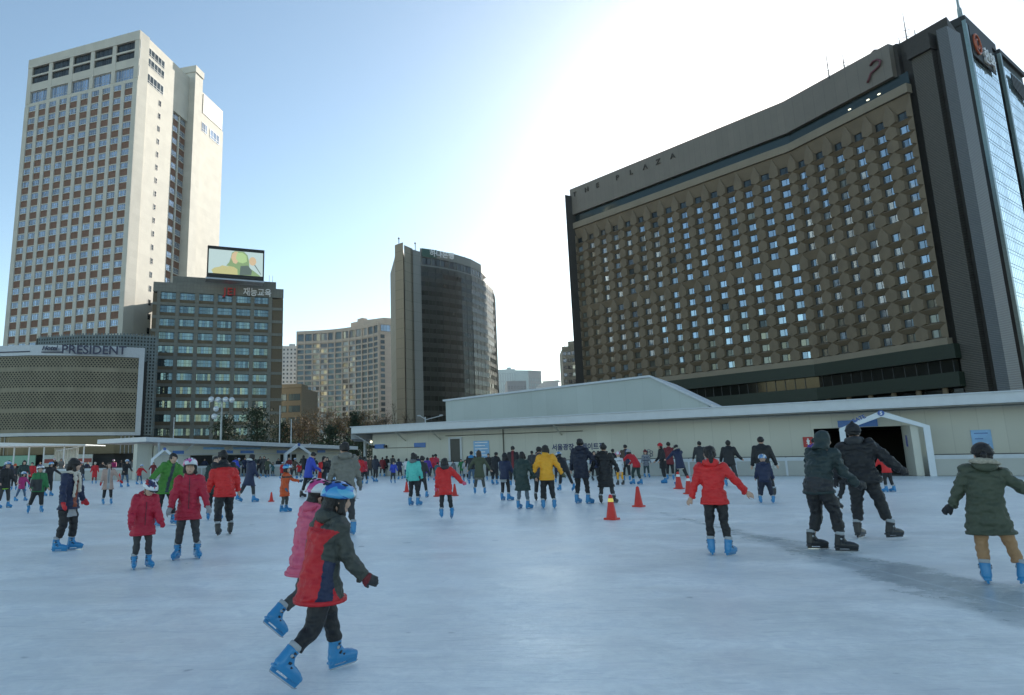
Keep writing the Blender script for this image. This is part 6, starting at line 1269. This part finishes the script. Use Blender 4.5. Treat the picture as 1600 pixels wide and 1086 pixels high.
person(-9.75, 52.32, 1.72, 0, 'far skater in black, tenth in the cluster near the far left pavilion', jk='black', tr='black', hair='bob', arms=((21, 21, 12), (8, 25, 5)), legs=((14, 8, 16), (-6, 7, 9)), lean=2, side=-1, jl=0.18, jw=1.08)
person(-16.20, 58.32, 1.69, 180, 'far skater in navy, eleventh in the cluster near the far left pavilion', jk='navy', tr='black', hair='short', arms=((50, 25, 29), (2, 27, 32)), legs=((-7, 5, 19), (2, 6, 17)), lean=14, side=-6, jl=0.09, jw=1.00)
person(-15.79, 60.01, 1.74, 180, 'far skater in dark green, twelfth in the cluster near the far left pavilion', jk='darkgreen', tr='black', hair='short', arms=((17, 26, 9), (27, 15, 32)), legs=((-4, 3, 14), (3, 7, 12)), lean=2, side=1, jl=0.06, jw=1.15)
person(-6.10, 40.92, 1.50, 180, 'far skater in black left of the dark door, first of that row', jk='black', tr='denim', hair='bob', legs=((6, 5, 10), (0, 9, 12)), arms=((26, 14, 20), (14, 16, 15)), lean=20, side=6, jl=0.18, jw=1.09)
person(-6.09, 43.14, 1.42, 15, 'far skater in charcoal left of the dark door, second of that row', jk='charcoal', tr='charcoal', hair='bob', kid=1, legs=((6, 3, 10), (0, 4, 12)), arms=((1, 14, 20), (14, 16, 15)), lean=8, side=3, jl=0.06, jw=1.12)
person(-3.42, 34.21, 1.52, 15, 'far skater in red left of the dark door, third of that row', jk='red', tr='black', hair='bob', legs=((6, 3, 10), (0, 3, 12)), arms=((24, 14, 20), (14, 16, 15)), lean=2, side=1, jl=0.09, jw=1.01)
person(-3.30, 35.75, 1.41, -20, 'far skater in crimson left of the dark door, fourth of that row', jk='crimson', tr='black', hair='short', legs=((6, 6, 10), (0, 4, 12)), arms=((8, 14, 20), (14, 16, 15)), lean=14, side=-6, jl=0.06, jw=1.07)
person(-3.62, 42.94, 1.49, 180, 'far skater in brown left of the dark door, fifth of that row', jk='brown', tr='charcoal', hair='bob', legs=((6, 6, 10), (0, 6, 12)), arms=((5, 14, 20), (14, 16, 15)), lean=14, side=-4, jl=0.06, jw=1.03)
person(-2.93, 38.26, 1.55, 40, 'far skater in very dark blue left of the dark door, sixth of that row', jk='deepnavy', tr='black', hair='bob', legs=((6, 8, 10), (0, 3, 12)), arms=((2, 14, 20), (14, 16, 15)), lean=2, side=-6, jl=0.06, jw=1.09)
person(-3.21, 48.88, 1.44, 0, 'far skater in dark red left of the dark door, seventh of that row', jk='darkred', tr='charcoal', hair='short', legs=((6, 9, 10), (0, 7, 12)), arms=((33, 14, 20), (14, 16, 15)), lean=8, side=3, jl=0.13, jw=1.12)
person(-2.91, 49.48, 1.53, -20, 'far skater in black left of the dark door, eighth of that row', jk='black', tr='black', hair='short', legs=((6, 6, 10), (0, 8, 12)), arms=((9, 14, 20), (14, 16, 15)), lean=2, side=6, jl=0.09, jw=0.98)
person(-2.46, 49.18, 1.57, 40, 'far skater in charcoal left of the dark door, ninth of that row', jk='charcoal', tr='black', hair='short', legs=((6, 3, 10), (0, 4, 12)), arms=((21, 14, 20), (14, 16, 15)), lean=2, side=2, jl=0.06, jw=1.07)
person(-1.76, 35.85, 1.21, 180, 'far skater in bright blue left of the dark door, tenth of that row', jk='blue', tr='charcoal', hair='short', kid=1, legs=((6, 3, 10), (0, 8, 12)), arms=((19, 14, 20), (14, 16, 15)), lean=20, side=-4, jl=0.06, jw=1.01)
person(-1.21, 44.04, 1.32, -20, 'far skater in white left of the dark door, eleventh of that row', jk='white', tr='denim', hair='bob', kid=1, legs=((6, 3, 10), (0, 8, 12)), arms=((31, 14, 20), (14, 16, 15)), lean=5, side=4, jl=0.09, jw=1.05)
person(-0.43, 43.56, 1.47, 15, 'far skater in navy left of the dark door, twelfth of that row', jk='navy', tr='black', hair='short', legs=((6, 3, 10), (0, 9, 12)), arms=((11, 14, 20), (14, 16, 15)), lean=14, side=-2, jl=0.13, jw=1.08)
person(0.10, 37.65, 1.38, 15, 'far skater in purple left of the dark door, thirteenth of that row', jk='purple', tr='denim', hair='bob', legs=((6, 6, 10), (0, 3, 12)), arms=((5, 14, 20), (14, 16, 15)), lean=8, side=2, jl=0.18, jw=1.15)
person(0.52, 44.31, 1.54, 15, 'far skater in red left of the dark door, fourteenth of that row', jk='red', tr='charcoal', hair='short', legs=((6, 6, 10), (0, 9, 12)), arms=((30, 14, 20), (14, 16, 15)), lean=14, side=2, jl=0.09, jw=1.15)
person(0.65, 35.52, 1.10, 15, 'far skater in teal left of the dark door, fifteenth of that row', jk='teal', tr='denim', hair='short', kid=1, legs=((6, 3, 10), (0, 7, 12)), arms=((28, 14, 20), (14, 16, 15)), lean=14, side=5, jl=0.09, jw=1.04)
person(0.77, 39.33, 1.56, -40, 'far skater in crimson left of the dark door, sixteenth of that row', jk='crimson', tr='black', hair='short', legs=((6, 6, 10), (0, 7, 12)), arms=((5, 14, 20), (14, 16, 15)), lean=20, side=6, jl=0.18, jw=0.99)
person(2.00, 43.38, 1.13, -40, 'far skater in grey left of the dark door, seventeenth of that row', jk='grey', tr='denim', hair='short', kid=1, legs=((6, 6, 10), (0, 9, 12)), arms=((23, 14, 20), (14, 16, 15)), lean=14, side=-4, jl=0.09, jw=0.98)
person(2.52, 44.42, 1.20, 180, 'far skater in green left of the dark door, eighteenth of that row', jk='green', tr='black', hair='short', kid=1, legs=((6, 4, 10), (0, 3, 12)), arms=((28, 14, 20), (14, 16, 15)), lean=14, side=5, jl=0.18, jw=1.08)
person(-5.99, 45.57, 1.50, 0, 'far skater in navy left of the dark door, nineteenth of that row', jk='navy', tr='black', hair='short', legs=((6, 8, 10), (0, 3, 12)), arms=((1, 14, 20), (14, 16, 15)), lean=5, side=-4, jl=0.13, jw=1.11)
person(-4.67, 50.65, 1.52, -40, 'far skater in grey left of the dark door, twentieth of that row', jk='grey', tr='denim', hair='bob', legs=((6, 7, 10), (0, 3, 12)), arms=((32, 14, 20), (14, 16, 15)), lean=5, side=3, jl=0.13, jw=1.15)
person(3.72, 37.69, 1.53, 180, 'far skater in black glimpsed between the olive coat and the navy vest', jk='black', tr='black', hair='short', arms=((44, 25, 54), (18, 29, 50)), legs=((5, 7, 12), (-2, 5, 4)), lean=8, side=1, jl=0.18, jw=1.00)
person(4.93, 37.02, 1.57, 180, 'far skater in black just left of the long dark coat woman', jk='black', tr='black', hair='short', arms=((36, 19, 20), (20, 23, 54)), legs=((-4, 6, 19), (11, 4, 18)), lean=20, side=4, jl=0.06, jw=1.06)
person(6.05, 36.40, 1.62, 0, 'far skater in charcoal left of the yellow jacket girl', jk='charcoal', tr='black', hair='short', arms=((46, 10, 59), (25, 33, 51)), legs=((-7, 6, 11), (-1, 8, 6)), lean=5, side=-2, jl=0.09, jw=1.14)
person(5.95, 34.57, 1.54, 180, 'far skater in navy at the left shoulder of the yellow jacket girl', jk='navy', tr='black', hair='short', arms=((49, 16, 13), (11, 27, 50)), legs=((13, 9, 5), (0, 4, 5)), lean=8, side=-4, jl=0.18, jw=0.98)
person(6.50, 31.82, 1.38, 0, 'far skater in very dark blue right of the yellow jacket girl', jk='deepnavy', tr='black', hair='short', arms=((5, 11, 10), (16, 34, 23)), legs=((-7, 5, 18), (10, 8, 14)), lean=2, side=-6, jl=0.13, jw=1.03)
person(17.17, 28.66, 1.88, 20, 'person in purple behind the hooded man, beside the red toilet sign', jk='purple', tr='black', hair='short')
person(28.51, 34.84, 1.39, 200, 'onlooker in mustard knitted hat behind the boards near the right edge', jk='black', tr='black', hat='beanie', hatcol='c_yellow', hair='bob', arms=((24, 23, 9), (13, 28, 42)), legs=((7, 6, 8), (9, 5, 7)), lean=8, side=-5, jl=0.18, jw=0.98)
person(-21.13, 56.94, 1.63, 0, 'far skater in black glimpsed between the green jacket man and the crimson quilted girl', jk='black', tr='black', hair='short', arms=((33, 16, 11), (33, 30, 28)), legs=((13, 9, 15), (6, 5, 12)), lean=2, side=6, jl=0.13, jw=1.09)
person(-19.62, 57.76, 1.65, 180, 'far skater in navy in the gap right of the crimson quilted girl', jk='navy', tr='black', hair='bob', arms=((34, 24, 12), (31, 24, 27)), legs=((-7, 8, 13), (10, 8, 9)), lean=5, side=-4, jl=0.13, jw=1.14)
person(-17.98, 55.85, 1.51, 20, 'far skater in dark red behind the dark green jacket woman', jk='darkred', tr='black', hair='short', arms=((41, 22, 12), (6, 25, 14)), legs=((2, 8, 17), (9, 5, 9)), lean=14, side=1, jl=0.13, jw=1.12)
person(-13.88, 47.47, 1.65, 30, 'skater in bright purple blue jacket right behind the red padded jacket man', jk='blue', tr='black', hair='short')
person(-20.84, 49.97, 1.40, 170, 'far skater in dark red coat left of the green jacket man', jk='darkred', tr='black', hair='bob', jl=.18, arms=((45, 10, 11), (11, 32, 40)), legs=((9, 7, 16), (3, 3, 12)), lean=6)
person(-22.31, 55.16, 1.71, 190, 'far skater in slate jacket behind the green jacket man', jk='slate', tr='black', hair='short', arms=((24, 9, 60), (8, 9, 35)), legs=((8, 5, 11), (8, 5, 14)), lean=14, side=1, jl=0.06, jw=1.03)
person(-32.76, 59.59, 1.67, 150, 'far skater in grey glimpsed right of the lace scarf woman', jk='grey', tr='black', hair='short', kid=1, arms=((7, 12, 22), (6, 29, 12)), legs=((10, 9, 7), (-3, 8, 10)), lean=20, side=0, jl=0.18, jw=1.12)
person(-27.43, 52.15, 1.51, 200, 'far child in pink helmet close to the left boards, in charcoal', jk='charcoal', tr='denim', kid=1, hat='helmet', hatcol='helmet_pink', hair='bob', arms=((47, 12, 42), (9, 20, 56)), legs=((-2, 7, 20), (-3, 7, 9)), lean=5, side=-2, jl=0.13, jw=1.12)
person(-8.42, 49.88, 1.50, 20, 'far skater in dark green right of the bright blue jacket', jk='darkgreen', tr='black', hair='short', arms=((1, 22, 31), (24, 18, 40)), legs=((10, 5, 19), (8, 8, 13)), lean=14, side=-6, jl=0.09, jw=1.11)
person(-10.61, 48.29, 1.21, 160, 'far child in red with pale helmet above the orange jacket boy', jk='red', tr='black', kid=1, hat='helmet', hatcol='helmet_white', hair='bob', arms=((0, 11, 54), (14, 23, 16)), legs=((8, 8, 18), (-2, 4, 20)), lean=5, side=-6, jl=0.18, jw=0.98)
person(-5.39, 46.57, 1.44, 10, 'far skater in black just right of the grey jacket man head', jk='black', tr='black', hair='short', arms=((18, 12, 13), (29, 33, 10)), legs=((11, 3, 4), (3, 7, 11)), lean=20, side=-5, jl=0.18, jw=1.07)
person(-1.56, 41.76, 1.33, -20, 'small far child in navy left of the mint jacket girl', jk='navy', tr='black', kid=1, hair='bob', arms=((21, 18, 26), (22, 30, 49)), legs=((-4, 3, 5), (-6, 8, 14)), lean=5, side=-5, jl=0.09, jw=1.05)
person(2.28, 36.50, 1.20, 180, 'far child in pale jacket left of the black and bright blue jacket man', jk='lightgrey', tr='black', kid=1, hair='bob', arms=((48, 15, 36), (20, 11, 55)), legs=((-7, 6, 6), (-2, 8, 9)), lean=14, side=1, jl=0.18, jw=1.10)
person(4.18, 38.49, 1.49, 0, 'far skater in very dark blue right behind the stooping black one', jk='deepnavy', tr='black', hair='bob', arms=((34, 21, 18), (31, 17, 6)), legs=((6, 6, 16), (6, 4, 18)), lean=2, side=5, jl=0.13, jw=1.03)
person(9.69, 33.47, 1.62, 15, 'far skater in black right of the long black coat woman', jk='black', tr='black', hair='short', arms=((23, 22, 38), (23, 27, 30)), legs=((-1, 3, 10), (0, 9, 15)), lean=5, side=1, jl=0.09, jw=0.99)
# ================================================================== thin winter haze
hm_ = bpy.data.materials.new('haze'); hm_.use_nodes = True; n = hm_.node_tree.nodes; n.remove(n['Principled BSDF'])
pv_ = n.new('ShaderNodeVolumePrincipled'); pv_.inputs['Color'].default_value = (.9, .95, 1, 1); pv_.inputs['Density'].default_value = .00004; pv_.inputs['Anisotropy'].default_value = .8
hm_.node_tree.links.new(pv_.outputs[0], n['Material Output'].inputs['Volume']); MATS['haze'] = hm_
b = MB(); b.box(-320, 420, -220, 760, -1.5, 160); b.build('haze', 'haze', kind='stuff')
